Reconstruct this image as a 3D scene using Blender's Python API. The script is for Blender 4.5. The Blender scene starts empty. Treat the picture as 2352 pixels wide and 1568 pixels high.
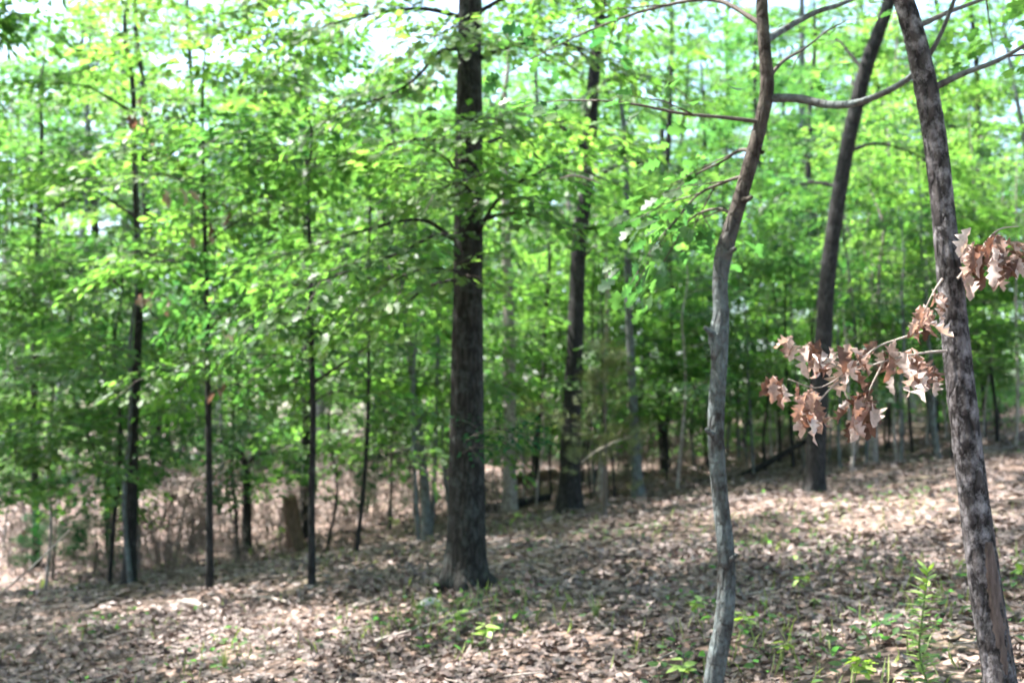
import bpy, math
import numpy as np
from mathutils import Vector

# ------------------------------------------------------------------ camera, sky, sun, exposure
sc = bpy.context.scene
COL = sc.collection
EYE = 1.6
PITCH = math.radians(4.5)
cam_data = bpy.data.cameras.new("camera")
cam_data.sensor_width = 22.3
cam_data.lens = 22.3 / 2 / math.tan(math.radians(25))
cam_data.clip_end = 2000
cam_data.dof.use_dof = True
cam_data.dof.focus_distance = 3.7
cam_data.dof.aperture_fstop = 1.5
cam = bpy.data.objects.new("camera", cam_data)
cam.location = (0, 0, EYE)
cam.rotation_euler = (math.pi / 2 + PITCH, 0, 0)
COL.objects.link(cam)
sc.camera = cam

SUN_DIR = Vector((-0.46, 0.14, 0.88)).normalized()      # towards the sun
world = bpy.data.worlds.new("World")
sc.world = world
world.use_nodes = True
wn = world.node_tree
bg = wn.nodes["Background"]
sky = wn.nodes.new("ShaderNodeTexSky")
sky.sky_type = 'NISHITA'
sky.sun_disc = False
sky.sun_elevation = math.asin(SUN_DIR.z)
sky.sun_rotation = math.atan2(SUN_DIR.x, SUN_DIR.y)
sky.air_density = 1.0
sky.dust_density = 2.5
wn.links.new(sky.outputs[0], bg.inputs[0])
bg.inputs[1].default_value = 0.15
sun_data = bpy.data.lights.new("sun", 'SUN')
sun_data.energy = 5.0
sun_data.angle = math.radians(0.53)
sun_data.color = (1.0, 0.975, 0.94)
sun = bpy.data.objects.new("sun", sun_data)
sun.rotation_euler = (-SUN_DIR).to_track_quat('-Z', 'Y').to_euler()
sun.location = (-20, -5, 40)
COL.objects.link(sun)
sc.view_settings.view_transform = 'Standard'
sc.view_settings.look = 'None'
sc.view_settings.gamma = 1.0
sc.view_settings.exposure = 2.5
sc.render.engine = 'CYCLES'
sc.cycles.max_bounces = 4
sc.cycles.diffuse_bounces = 3
sc.cycles.glossy_bounces = 2
sc.cycles.transmission_bounces = 4
sc.cycles.use_denoising = True
sc.cycles.use_adaptive_sampling = True
sc.cycles.adaptive_threshold = 0.03

# ------------------------------------------------------------------ pixel helpers (2352 x 1568 grid of the photograph)
FPX = 1176 / math.tan(math.radians(25))
CP, SP = math.cos(PITCH), math.sin(PITCH)


def ray(x, y):
    u, v = (x - 1176) / FPX, -(y - 784) / FPX
    return np.array([u, CP - v * SP, SP + v * CP])


def at(x, y, Y):
    """world point on the plane Y metres ahead that lies behind this pixel"""
    d = ray(x, y)
    return np.array([0, 0, EYE]) + d * (Y / d[1])


def ground_h(x, y):
    x = np.asarray(x, float); y = np.asarray(y, float)
    h = 6.0 * np.tanh(x * 0.115 / 6.0)
    h = h + 5.0 * np.tanh(np.maximum(y - 26, 0) * 0.030 / 5.0)
    left = 1 / (1 + np.exp((x + 1.0) / 1.6))
    h = h - 0.45 * np.exp(-((y - 21.0) / 3.2) ** 2) * left
    h = h + 0.75 / (1 + np.exp(-(y - 29) / 2.5)) * left
    h = h + 0.05 * np.sin(x * 0.9 + 1.3) * np.sin(y * 0.7) + 0.03 * np.sin(x * 2.1 + y * 1.4) + 0.02 * np.sin(x * 3.7 - y * 2.9)
    return h


def hit(x, y):
    """where the ray through a pixel meets the ground"""
    d = ray(x, y)
    lo = 2.0
    t = lo
    while t < 300:
        p = np.array([0, 0, EYE]) + d * t
        if p[2] <= ground_h(p[0], p[1]):
            break
        t += 0.05
    return p


# ------------------------------------------------------------------ object helpers
def link(name, me, parent=None, loc=None):
    o = bpy.data.objects.new(name, me)
    COL.objects.link(o)
    if parent is not None:
        o.parent = parent
    if loc is not None:
        o.location = loc
    return o


def tag(o, label=None, cat=None, group=None, kind=None):
    if label: o["label"] = label
    if cat: o["category"] = cat
    if group: o["group"] = group
    if kind: o["kind"] = kind
    return o


def mesh(name, verts, faces, mats, smooth=True, mat_index=None):
    """faces: list of (n,k) int arrays; mat_index: matching list of material slots"""
    me = bpy.data.meshes.new(name)
    verts = np.asarray(verts, np.float32)
    faces = [np.asarray(f, np.int32) for f in faces]
    me.vertices.add(len(verts))
    me.vertices.foreach_set("co", verts.ravel())
    loops = np.concatenate([f.ravel() for f in faces])
    sizes = np.concatenate([np.full(len(f), f.shape[1], np.int32) for f in faces])
    starts = np.concatenate([[0], np.cumsum(sizes)[:-1]]).astype(np.int32)
    me.loops.add(len(loops))
    me.loops.foreach_set("vertex_index", loops)
    me.polygons.add(len(sizes))
    me.polygons.foreach_set("loop_start", starts)
    me.polygons.foreach_set("loop_total", sizes)
    me.polygons.foreach_set("use_smooth", np.full(len(sizes), smooth, bool))
    if mat_index is not None:
        mi = np.concatenate([np.full(len(f), m, np.int32) for f, m in zip(faces, mat_index)])
        me.polygons.foreach_set("material_index", mi)
    for m in (mats if isinstance(mats, (list, tuple)) else [mats]):
        me.materials.append(m)
    me.update(calc_edges=True)
    return me


def catmull(pts, n):
    pts = np.asarray(pts, float)
    if len(pts) == 2:
        t = np.linspace(0, 1, n)[:, None]
        return pts[0] * (1 - t) + pts[1] * t
    P = np.vstack([2 * pts[0] - pts[1], pts, 2 * pts[-1] - pts[-2]])
    seg = np.linalg.norm(np.diff(pts[:, :3], axis=0), axis=1)
    cum = np.concatenate([[0], np.cumsum(seg)])
    s = np.linspace(0, cum[-1], n)
    i = np.clip(np.searchsorted(cum, s, side='right') - 1, 0, len(pts) - 2)
    t = ((s - cum[i]) / np.maximum(seg[i], 1e-9))[:, None]
    p0, p1, p2, p3 = P[i], P[i + 1], P[i + 2], P[i + 3]
    return 0.5 * (2 * p1 + (p2 - p0) * t + (2 * p0 - 5 * p1 + 4 * p2 - p3) * t ** 2 + (3 * p1 - p0 - 3 * p2 + p3) * t ** 3)


def tube(path, radii, sides=8, rings=None, rough=0.0, seed=0, flare=0.0, flare_h=0.5, ridges=0.0, cap=True):
    """tapered, slightly uneven tube along a path. returns verts, [quads, tris]"""
    rng = np.random.default_rng(seed)
    path = np.asarray(path, float)
    q = np.hstack([path, np.asarray(radii, float)[:, None]])
    rings = rings or max(4, len(path) * 3)
    q = catmull(q, rings)
    c, r = q[:, :3], np.maximum(q[:, 3], 0.0015)
    tan = np.gradient(c, axis=0)
    tan /= np.linalg.norm(tan, axis=1)[:, None] + 1e-12
    ref = np.array([0.0, 1.0, 0.0]) if abs(tan[:, 1]).mean() < 0.8 else np.array([0, 0, 1.0])
    a = np.cross(tan, ref); a /= np.linalg.norm(a, axis=1)[:, None] + 1e-12
    b = np.cross(tan, a)
    ang = np.linspace(0, 2 * np.pi, sides, endpoint=False)
    s = np.concatenate([[0], np.cumsum(np.linalg.norm(np.diff(c, axis=0), axis=1))])
    R = np.repeat(r[:, None], sides, 1)
    if rough:
        R = R * (1 + rough * (np.sin(s[:, None] * 2.3 + 3 * np.cos(ang) + rng.uniform(0, 6)) * 0.5
                              + np.sin(s[:, None] * 5.1 + 2 * np.sin(ang * 2 + rng.uniform(0, 6))) * 0.35
                              + rng.normal(0, 0.22, R.shape)))
    if ridges:
        k = rng.integers(9, 13)
        wob = np.cumsum(rng.normal(0, 0.10, len(s)))[:, None] * 0.35
        rid = np.abs(np.sin(ang[None, :] * k / 2 + wob + 0.6 * np.sin(s[:, None] * 1.7)))
        brk = rng.uniform(0.5, 1.2, R.shape)
        R = R * (1 + ridges * (rid * brk - 0.5))
    if flare:
        f = np.exp(-s / flare_h)[:, None]
        lobes = 0.65 + 0.35 * np.cos(ang[None, :] * 4 + rng.uniform(0, 6)) + 0.2 * np.cos(ang[None, :] * 3 + rng.uniform(0, 6))
        R = R * (1 + flare * f * lobes)
    V = c[:, None, :] + R[..., None] * (np.cos(ang)[None, :, None] * a[:, None, :] + np.sin(ang)[None, :, None] * b[:, None, :])
    n = len(c)
    idx = np.arange(n * sides).reshape(n, sides)
    nx = np.roll(idx, -1, 1)
    quads = np.stack([idx[:-1], nx[:-1], nx[1:], idx[1:]], -1).reshape(-1, 4)
    V = V.reshape(-1, 3)
    tris = np.zeros((0, 3), int)
    if cap:
        V = np.vstack([V, c[-1] + tan[-1] * r[-1] * 0.4])
        e = len(V) - 1
        tris = np.stack([idx[-1], nx[-1], np.full(sides, e)], -1)
    return V, quads, tris


def join(parts):
    """[(V, quads, tris)] -> one"""
    Vs, Qs, Ts, o = [], [], [], 0
    for V, Q, T in parts:
        Vs.append(V); Qs.append(np.asarray(Q).reshape(-1, 4) + o); Ts.append(np.asarray(T).reshape(-1, 3) + o); o += len(V)
    return np.vstack(Vs), np.vstack(Qs), np.vstack(Ts)


# ------------------------------------------------------------------ materials
def nt(name):
    m = bpy.data.materials.new(name)
    m.use_nodes = True
    t = m.node_tree
    t.nodes.clear()
    out = t.nodes.new("ShaderNodeOutputMaterial")
    return m, t, out


def N(t, typ, **kw):
    n = t.nodes.new(typ)
    for k, v in kw.items():
        if k == 'ins':
            for i, val in v.items():
                n.inputs[i].default_value = val
        else:
            setattr(n, k, v)
    return n


def ramp(t, fac, stops):
    r = t.nodes.new("ShaderNodeValToRGB")
    el = r.color_ramp.elements
    while len(el) < len(stops):
        el.new(0.5)
    for e, (p, c) in zip(el, stops):
        e.position = p
        e.color = (*c, 1)
    t.links.new(fac, r.inputs[0])
    return r.outputs[0]


def leaf_material(name, stops, trans, trans_w=0.5, rough=0.42, spec=0.5, blotch=True, per_obj=0.30, bscale=40.0):
    m, t, out = nt(name)
    geo = N(t, "ShaderNodeNewGeometry")
    oi = N(t, "ShaderNodeObjectInfo")
    mx = N(t, "ShaderNodeMath", operation='MULTIPLY_ADD', ins={1: 1 - per_obj})
    sc2 = N(t, "ShaderNodeMath", operation='MULTIPLY', ins={1: per_obj})
    t.links.new(oi.outputs["Random"], sc2.inputs[0])
    t.links.new(geo.outputs["Random Per Island"], mx.inputs[0])
    t.links.new(sc2.outputs[0], mx.inputs[2])
    col = ramp(t, mx.outputs[0], stops)
    # fine blotches and a paler underside
    tc = N(t, "ShaderNodeTexCoord")
    nz = N(t, "ShaderNodeTexNoise", ins={"Scale": bscale, "Detail": 4.0, "Roughness": 0.7})
    t.links.new(tc.outputs["Object"], nz.inputs["Vector"])
    if not blotch:
        t.nodes.remove(nz); t.nodes.remove(tc)
    hsv = N(t, "ShaderNodeHueSaturation")
    mr = N(t, "ShaderNodeMapRange", ins={1: 0.25, 2: 0.75, 3: 0.6, 4: 1.35})
    if blotch:
        t.links.new(nz.outputs["Fac"], mr.inputs[0])
        t.links.new(mr.outputs[0], hsv.inputs["Value"])
    else:
        t.nodes.remove(mr)
    t.links.new(col, hsv.inputs["Color"])
    p = N(t, "ShaderNodeBsdfPrincipled", ins={"Roughness": rough, "Specular IOR Level": spec})
    t.links.new(hsv.outputs[0], p.inputs["Base Color"])
    tr = N(t, "ShaderNodeBsdfTranslucent")
    tm = N(t, "ShaderNodeMix", data_type='RGBA', blend_type='MULTIPLY', ins={0: 1.0})
    t.links.new(hsv.outputs[0], tm.inputs[6])
    tm.inputs[7].default_value = (*trans, 1)
    t.links.new(tm.outputs[2], tr.inputs[0])
    mix = N(t, "ShaderNodeMixShader", ins={0: trans_w})
    t.links.new(p.outputs[0], mix.inputs[1])
    t.links.new(tr.outputs[0], mix.inputs[2])
    t.links.new(mix.outputs[0], out.inputs[0])
    return m


def bark_material(name, dark, light, lichen, lichen_amt=0.35, sx=26, sz=5, bump=0.8, flaky=False, brown=None):
    m, t, out = nt(name)
    tc = N(t, "ShaderNodeTexCoord")
    mp = N(t, "ShaderNodeMapping", ins={"Scale": (sx, sx, sz)})
    t.links.new(tc.outputs["Object"], mp.inputs[0])
    nz = N(t, "ShaderNodeTexNoise", ins={"Scale": 1.0, "Detail": 6.0, "Roughness": 0.65, "Distortion": 0.6})
    t.links.new(mp.outputs[0], nz.inputs["Vector"])
    vo = N(t, "ShaderNodeTexVoronoi", feature='DISTANCE_TO_EDGE', ins={"Scale": 0.8})
    wv = N(t, "ShaderNodeMix", data_type='RGBA', blend_type='ADD', ins={0: 0.6})
    t.links.new(mp.outputs[0], wv.inputs[6]); t.links.new(nz.outputs["Color"], wv.inputs[7])
    t.links.new(wv.outputs[2], vo.inputs["Vector"])
    crack = N(t, "ShaderNodeMapRange", ins={1: 0.0, 2: 0.22})
    t.links.new(vo.outputs["Distance"], crack.inputs[0])
    hgt = N(t, "ShaderNodeMath", operation='MULTIPLY')
    t.links.new(crack.outputs[0], hgt.inputs[0]); t.links.new(nz.outputs["Fac"], hgt.inputs[1])
    col = ramp(t, hgt.outputs[0], [(0.05, dark), (0.45, tuple((a + b) / 2 for a, b in zip(dark, light))), (0.75, light)])
    # lichen patches
    l1 = N(t, "ShaderNodeTexNoise", ins={"Scale": 9.0 if not flaky else 15.0, "Detail": 8.0, "Roughness": 0.75})
    if flaky:
        mp2 = N(t, "ShaderNodeMapping", ins={"Scale": (1.2, 1.2, 0.9)})
        t.links.new(tc.outputs["Object"], mp2.inputs[0]); t.links.new(mp2.outputs[0], l1.inputs["Vector"])
    else:
        t.links.new(tc.outputs["Object"], l1.inputs["Vector"])
    lm = N(t, "ShaderNodeMapRange", ins={1: 0.56 - lichen_amt * 0.35, 2: 0.80 - lichen_amt * 0.30, 4: 0.85})
    t.links.new(l1.outputs["Fac"], lm.inputs[0])
    mc = N(t, "ShaderNodeMix", data_type='RGBA')
    t.links.new(lm.outputs[0], mc.inputs[0]); t.links.new(col, mc.inputs[6]); mc.inputs[7].default_value = (*lichen, 1)
    if brown:      # older bark turns reddish brown higher up the stem
        sx_ = N(t, "ShaderNodeSeparateXYZ"); t.links.new(tc.outputs["Object"], sx_.inputs[0])
        nb = N(t, "ShaderNodeMath", operation='MULTIPLY_ADD', ins={1: 1.6}); t.links.new(l1.outputs["Fac"], nb.inputs[0]); t.links.new(sx_.outputs[2], nb.inputs[2])
        zr = N(t, "ShaderNodeMapRange", ins={1: brown[0] + 0.8, 2: brown[1] + 0.8, 4: 0.9}); t.links.new(nb.outputs[0], zr.inputs[0])
        mb = N(t, "ShaderNodeMix", data_type='RGBA', blend_type='MULTIPLY'); t.links.new(zr.outputs[0], mb.inputs[0]); t.links.new(mc.outputs[2], mb.inputs[6])
        mb.inputs[7].default_value = (0.66, 0.44, 0.34, 1)
        mc = mb
    p = N(t, "ShaderNodeBsdfPrincipled", ins={"Roughness": 0.9, "Specular IOR Level": 0.2})
    t.links.new(mc.outputs[2], p.inputs["Base Color"])
    bp = N(t, "ShaderNodeBump", ins={"Strength": bump, "Distance": 0.02})
    t.links.new(hgt.outputs[0], bp.inputs["Height"])
    t.links.new(bp.outputs[0], p.inputs["Normal"])
    t.links.new(p.outputs[0], out.inputs[0])
    return m


def plain_material(name, c1, c2, scale=12, rough=0.85, bump=0.3):
    m, t, out = nt(name)
    tc = N(t, "ShaderNodeTexCoord")
    nz = N(t, "ShaderNodeTexNoise", ins={"Scale": scale, "Detail": 6.0, "Roughness": 0.65})
    mp = N(t, "ShaderNodeMapping", ins={"Scale": (1.6, 1.6, 0.35)})
    t.links.new(tc.outputs["Object"], mp.inputs[0]); t.links.new(mp.outputs[0], nz.inputs["Vector"])
    col = ramp(t, nz.outputs["Fac"], [(0.3, c1), (0.7, c2)])
    p = N(t, "ShaderNodeBsdfPrincipled", ins={"Roughness": rough, "Specular IOR Level": 0.25})
    t.links.new(col, p.inputs["Base Color"])
    bp = N(t, "ShaderNodeBump", ins={"Strength": bump, "Distance": 0.02})
    t.links.new(nz.outputs["Fac"], bp.inputs["Height"]); t.links.new(bp.outputs[0], p.inputs["Normal"])
    t.links.new(p.outputs[0], out.inputs[0])
    return m


def ground_material():
    m, t, out = nt("forest_soil")
    tc = N(t, "ShaderNodeTexCoord")
    v1 = N(t, "ShaderNodeTexVoronoi", ins={"Scale": 9.0, "Randomness": 1.0})
    v2 = N(t, "ShaderNodeTexVoronoi", ins={"Scale": 14.0, "Randomness": 1.0})
    nz = N(t, "ShaderNodeTexNoise", ins={"Scale": 0.6, "Detail": 5.0})
    for n in (v1, v2, nz):
        t.links.new(tc.outputs["Object"], n.inputs["Vector"])
    sep = N(t, "ShaderNodeSeparateColor"); t.links.new(v1.outputs["Color"], sep.inputs[0])
    sep2 = N(t, "ShaderNodeSeparateColor"); t.links.new(v2.outputs["Color"], sep2.inputs[0])
    ad = N(t, "ShaderNodeMath", operation='MULTIPLY'); t.links.new(sep.outputs[0], ad.inputs[0]); t.links.new(sep2.outputs[1], ad.inputs[1])
    col = ramp(t, ad.outputs[0], [(0.0, (0.04, 0.029, 0.024)), (0.25, (0.13, 0.088, 0.068)), (0.55, (0.23, 0.16, 0.13)), (0.9, (0.34, 0.26, 0.22))])
    moss = N(t, "ShaderNodeMapRange", ins={1: 0.60, 2: 0.72, 4: 0.55}); t.links.new(nz.outputs["Fac"], moss.inputs[0])
    mc = N(t, "ShaderNodeMix", data_type='RGBA'); t.links.new(moss.outputs[0], mc.inputs[0]); t.links.new(col, mc.inputs[6])
    mc.inputs[7].default_value = (0.10, 0.11, 0.05, 1)
    p = N(t, "ShaderNodeBsdfPrincipled", ins={"Roughness": 0.9, "Specular IOR Level": 0.2})
    t.links.new(mc.outputs[2], p.inputs["Base Color"])
    bp = N(t, "ShaderNodeBump", ins={"Strength": 1.0, "Distance": 0.05}); t.links.new(ad.outputs[0], bp.inputs["Height"])
    t.links.new(bp.outputs[0], p.inputs["Normal"]); t.links.new(p.outputs[0], out.inputs[0])
    return m


G_SUN = [(0.0, (0.026, 0.066, 0.026)), (0.35, (0.052, 0.112, 0.032)), (0.7, (0.092, 0.160, 0.050)), (1.0, (0.140, 0.200, 0.065))]
G_MAPLE = [(0.0, (0.020, 0.060, 0.032)), (0.4, (0.048, 0.105, 0.038)), (0.8, (0.080, 0.148, 0.048)), (1.0, (0.120, 0.180, 0.058))]
M_LEAF = leaf_material("green_leaf", G_SUN, (2.15, 2.5, 1.15), 0.58, 0.48, 0.32, False, 0.45)
M_LEAF2 = leaf_material("maple_leaf", G_MAPLE, (1.85, 2.4, 1.2), 0.56, 0.48, 0.34, False, 0.4)
M_CEDAR = leaf_material("cedar_needle", [(0, (0.014, 0.060, 0.026)), (1, (0.034, 0.105, 0.040))], (1.0, 1.3, 0.6), 0.3, 0.75, 0.1)
M_OLIVE = leaf_material("olive_needle", [(0, (0.10, 0.13, 0.05)), (1, (0.20, 0.22, 0.10))], (1.0, 1.1, 0.6), 0.3, 0.6, 0.3)
M_HERB = leaf_material("herb_leaf", [(0, (0.20, 0.32, 0.07)), (1, (0.33, 0.44, 0.13))], (1.3, 1.4, 0.5), 0.4, 0.42, 0.5, True, 0.9, 5.0)
M_DEAD = leaf_material("dead_leaf_brown", [(0, (0.085, 0.042, 0.028)), (0.3, (0.23, 0.135, 0.105)), (0.6, (0.38, 0.28, 0.245)), (1, (0.58, 0.50, 0.475))], (1.05, 0.8, 0.6), 0.30, 0.6, 0.3, True, 1.0, 5.0)
M_LITTER = leaf_material("litter_leaf", [(0, (0.036, 0.026, 0.023)), (0.25, (0.080, 0.057, 0.050)), (0.55, (0.16, 0.118, 0.104)), (0.8, (0.25, 0.196, 0.176)), (1, (0.42, 0.35, 0.325))], (1, 0.8, 0.6), 0.08, 0.6, 0.35)
M_GRASS = leaf_material("grass_blade", [(0, (0.14, 0.20, 0.06)), (1, (0.30, 0.33, 0.13))], (1.1, 1.3, 0.5), 0.35)
M_OAK = bark_material("oak_bark", (0.008, 0.007, 0.006), (0.038, 0.034, 0.030), (0.070, 0.082, 0.075), 0.20)
M_DARKBARK = bark_material("dark_bark", (0.010, 0.009, 0.009), (0.040, 0.037, 0.035), (0.068, 0.076, 0.073), 0.12)
M_GREY = bark_material("grey_smooth_bark", (0.040, 0.034, 0.030), (0.105, 0.102, 0.096), (0.140, 0.170, 0.170), 0.50, 18, 7, 0.6)
M_CROOKED = bark_material("crooked_grey_bark", (0.022, 0.020, 0.018), (0.075, 0.075, 0.073), (0.150, 0.182, 0.182), 0.44, 34, 12, 0.9, False, (2.35, 2.75))
M_FLAKY = bark_material("flaky_bark", (0.012, 0.010, 0.010), (0.075, 0.064, 0.063), (0.30, 0.28, 0.29), 0.26, 22, 7, 0.9, True)
M_PALE = bark_material("pale_bark", (0.12, 0.095, 0.08), (0.36, 0.31, 0.28), (0.42, 0.40, 0.37), 0.4, 18, 8, 0.5)
M_TWIG = plain_material("twig_bark", (0.045, 0.036, 0.030), (0.12, 0.10, 0.085), 30)
M_DEADWOOD = plain_material("dead_wood", (0.16, 0.13, 0.11), (0.38, 0.33, 0.29), 18)
M_BROWNWOOD = plain_material("rotten_wood", (0.06, 0.038, 0.026), (0.19, 0.125, 0.085), 14)
M_SCAR = plain_material("bare_scar_wood", (0.035, 0.024, 0.020), (0.135, 0.098, 0.084), 30)
M_SCARRED = plain_material("fresh_red_scar", (0.05, 0.025, 0.018), (0.17, 0.075, 0.048), 26)
M_STEM = plain_material("green_stem", (0.08, 0.14, 0.04), (0.16, 0.20, 0.07), 30)
M_GROUND = ground_material()
M_STONE = plain_material("pale_stone", (0.30, 0.28, 0.25), (0.55, 0.52, 0.48), 20)

# ------------------------------------------------------------------ leaf shapes: (verts in length/width/normal units, triangles)
def leaf_half(outline, mid):
    """fan two mirrored halves between a midrib polyline and an outline"""
    V = [(t, 0.0, -0.10 * t * t + 0.02) for t in mid]
    nm = len(mid)
    T = []
    for sgn in (1, -1):
        o = len(V)
        V += [(t, sgn * w, 0.22 * w - 0.12 * t * t) for t, w in outline]
        chain = [0] + list(range(o, o + len(outline))) + [nm - 1]
        ts = [mid[0]] + [t for t, _ in outline] + [mid[-1]]
        j = 0
        for i in range(len(chain) - 1):
            tc = (ts[i] + ts[i + 1]) / 2
            while j < nm - 2 and tc > mid[j + 1]:
                tri = (chain[i], j + 1, j) if sgn > 0 else (chain[i], j, j + 1)
                if len(set(tri)) == 3: T.append(tri)
                j += 1
            tri = (chain[i], chain[i + 1], j) if sgn > 0 else (chain[i + 1], chain[i], j)
            if chain[i + 1] == nm - 1 and j < nm - 1 and chain[i] != j:
                tri = (chain[i], nm - 1, j) if sgn > 0 else (nm - 1, chain[i], j)
            if len(set(tri)) == 3: T.append(tri)
        while j < nm - 2:
            tri = (chain[-2], j + 1, j) if sgn > 0 else (chain[-2], j, j + 1)
            if len(set(tri)) == 3: T.append(tri)
            j += 1
    return np.array(V, float), np.array(T, int)


LOBED = leaf_half([(0.10, 0.07), (0.24, 0.30), (0.36, 0.15), (0.52, 0.42), (0.64, 0.17), (0.82, 0.24)], [0, 0.33, 0.62, 1.0])
OAKLEAF = leaf_half([(0.12, 0.04), (0.22, 0.17), (0.30, 0.09), (0.44, 0.27), (0.52, 0.12), (0.66, 0.26), (0.74, 0.12), (0.88, 0.13)], [0, 0.25, 0.5, 0.75, 1.0])
OVAL = leaf_half([(0.28, 0.26), (0.66, 0.25)], [0, 1.0])
KITE = (np.array([(0, 0, 0), (0.45, 0.33, 0.06), (1, 0, -0.10), (0.45, -0.33, 0.06)], float), np.array([(0, 2, 1), (0, 3, 2)]))
NEEDLE = (np.array([(0, -0.08, 0), (0, 0.08, 0), (1, 0, 0.03)], float), np.array([(0, 1, 2)]))
LANCE = leaf_half([(0.35, 0.17), (0.7, 0.13)], [0, 0.5, 1.0])


def norm(a):
    return a / (np.linalg.norm(a, axis=-1, keepdims=True) + 1e-12)


def put_leaves(P, D, U, S, tpl, rng=None, curl=0.0):
    """instantiate a leaf template: base P, direction D, approximate normal U, length S"""
    V, T = tpl
    D = norm(D); B = norm(np.cross(U, D)); U = np.cross(D, B)
    w = V.copy()
    VV = np.repeat(w[None], len(P), 0)
    if curl and rng is not None:
        k = rng.normal(0.0, curl, (len(P), 1)); k2 = rng.normal(0.0, curl, (len(P), 1))
        VV[:, :, 2] += k * (VV[:, :, 0] - 0.4) ** 2 * 2 + k2 * (VV[:, :, 1] * 2) ** 2
    X = P[:, None] + S[:, None, None] * (VV[..., 0:1] * D[:, None] + VV[..., 1:2] * B[:, None] + VV[..., 2:3] * U[:, None])
    nv = len(V)
    tris = (T[None] + (np.arange(len(P)) * nv)[:, None, None]).reshape(-1, 3)
    return X.reshape(-1, 3), tris


def spray_templates(rng, n, leaves, length=0.8, width=0.42, droop=0.18):
    out = []
    for _ in range(n):
        t = rng.uniform(0.12, 1.0, leaves)
        side = np.where(np.arange(leaves) % 2 == 0, 1.0, -1.0)
        lat = side * rng.beta(1.3, 2.0, leaves) * width * (1.15 - 0.55 * t)
        pos = np.stack([t * length + 0.25 * np.abs(lat), lat, -droop * t ** 2 - 0.22 * np.abs(lat) + rng.normal(0, 0.035, leaves)], 1)
        d = np.stack([0.65 + 0.5 * t, side * rng.uniform(0.3, 1.1, leaves) * (1.2 - 0.7 * t), -0.30 + rng.normal(0, 0.22, leaves)], 1)
        u = np.stack([rng.normal(0.15, 0.30, leaves), rng.normal(0, 0.32, leaves), np.ones(leaves)], 1)
        s = rng.uniform(0.75, 1.25, leaves)
        out.append((pos, norm(d), norm(u), s))
    return out


def frames(D, U):
    D = norm(D); B = norm(np.cross(U, D)); Z = np.cross(D, B)
    return np.stack([D, B, Z], -1)


def foliage(rng, P, D, tpl, size, per=26, length=0.8, width=0.42, droop=0.18, scale=(0.75, 1.25), up_jit=0.25, twigs=True):
    """sprays of leaves: roots P, directions D -> leaf (V,T) and twig (V,Q,T)"""
    n = len(P)
    U = np.array([0, 0, 1.0]) + rng.normal(0, up_jit, (n, 3))
    F = frames(D, U)
    k = rng.uniform(*scale, n)
    tps = spray_templates(rng, 6, per, length, width, droop)
    which = rng.integers(0, 6, n)
    LV, LT, o = [], [], 0
    for w in range(6):
        sel = which == w
        if not sel.any(): continue
        pos, d, u, s = tps[w]
        f = F[sel]
        X = P[sel][:, None] + np.einsum('nij,mj->nmi', f, pos) * k[sel][:, None, None]
        dd = np.einsum('nij,mj->nmi', f, d); uu = np.einsum('nij,mj->nmi', f, u)
        ss = np.broadcast_to(s[None], X.shape[:2]) * size * rng.uniform(0.85, 1.15, X.shape[:2])
        dd = dd + rng.normal(0, 0.12, dd.shape)
        V, T = put_leaves(X.reshape(-1, 3), dd.reshape(-1, 3), uu.reshape(-1, 3), ss.reshape(-1), tpl)
        LV.append(V); LT.append(T + o); o += len(V)
    leaves = (np.vstack(LV), np.vstack(LT))
    tw = None
    if twigs:
        tt = np.array([0, 0.5, 1.0])
        c = np.stack([tt * length, 0 * tt, -droop * tt ** 2], 1)
        C = P[:, None] + np.einsum('nij,mj->nmi', F, c) * k[:, None, None]
        r = np.array([0.006, 0.004, 0.0015])
        ang = np.array([0, 2.1, 4.2])
        ring = np.cos(ang)[None, None, :, None] * F[:, None, None, :, 1] + np.sin(ang)[None, None, :, None] * F[:, None, None, :, 2]
        VV = (C[:, :, None, :] + r[None, :, None, None] * ring).reshape(n, 9, 3)
        q = np.array([[i * 3 + j, i * 3 + (j + 1) % 3, (i + 1) * 3 + (j + 1) % 3, (i + 1) * 3 + j] for i in range(2) for j in range(3)])
        Q = (q[None] + (np.arange(n) * 9)[:, None, None]).reshape(-1, 4)
        tw = (VV.reshape(-1, 3), Q)
    return leaves, tw


def crown_mesh(name, leaves, tw, leaf_mat):
    V, T = leaves
    if tw is None:
        return mesh(name, V, [T], [leaf_mat], True)
    return mesh(name, np.vstack([V, tw[0]]), [T, tw[1] + len(V)], [leaf_mat, M_TWIG], True, [0, 1])


def limb_path(rng, start, az, length, rise, sag=0.12, n=5, wob=0.05):
    t = np.linspace(0, 1, n)
    d = np.array([math.cos(az), math.sin(az)])
    p = np.zeros((n, 3))
    p[:, 0] = start[0] + d[0] * length * t; p[:, 1] = start[1] + d[1] * length * t
    p[:, 2] = start[2] + rise * length * t - sag * length * t ** 2
    p[1:] += rng.normal(0, wob * length / 3, (n - 1, 3))
    return p


def sprays_on(rng, path, step=0.22, t0=0.25, spread=0.9):
    L = np.linalg.norm(np.diff(path, axis=0), axis=1).sum()
    n = max(2, int(L * (1 - t0) / step))
    q = catmull(path, 40)
    i = (t0 + (1 - t0) * np.linspace(0, 1, n) ** 0.9) * 38
    i = np.clip(i.astype(int), 0, 38)
    P = q[i]
    T = norm(q[i + 1] - q[i])
    sgn = np.where(np.arange(n) % 2 == 0, 1, -1)
    a = sgn * rng.uniform(0.3, 1.0, n) * spread
    D = np.stack([T[:, 0] * np.cos(a) - T[:, 1] * np.sin(a), T[:, 0] * np.sin(a) + T[:, 1] * np.cos(a), T[:, 2] * 0.6 + rng.normal(0.0, 0.18, n)], 1)
    D[-1] = T[-1]
    return P, D


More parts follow.
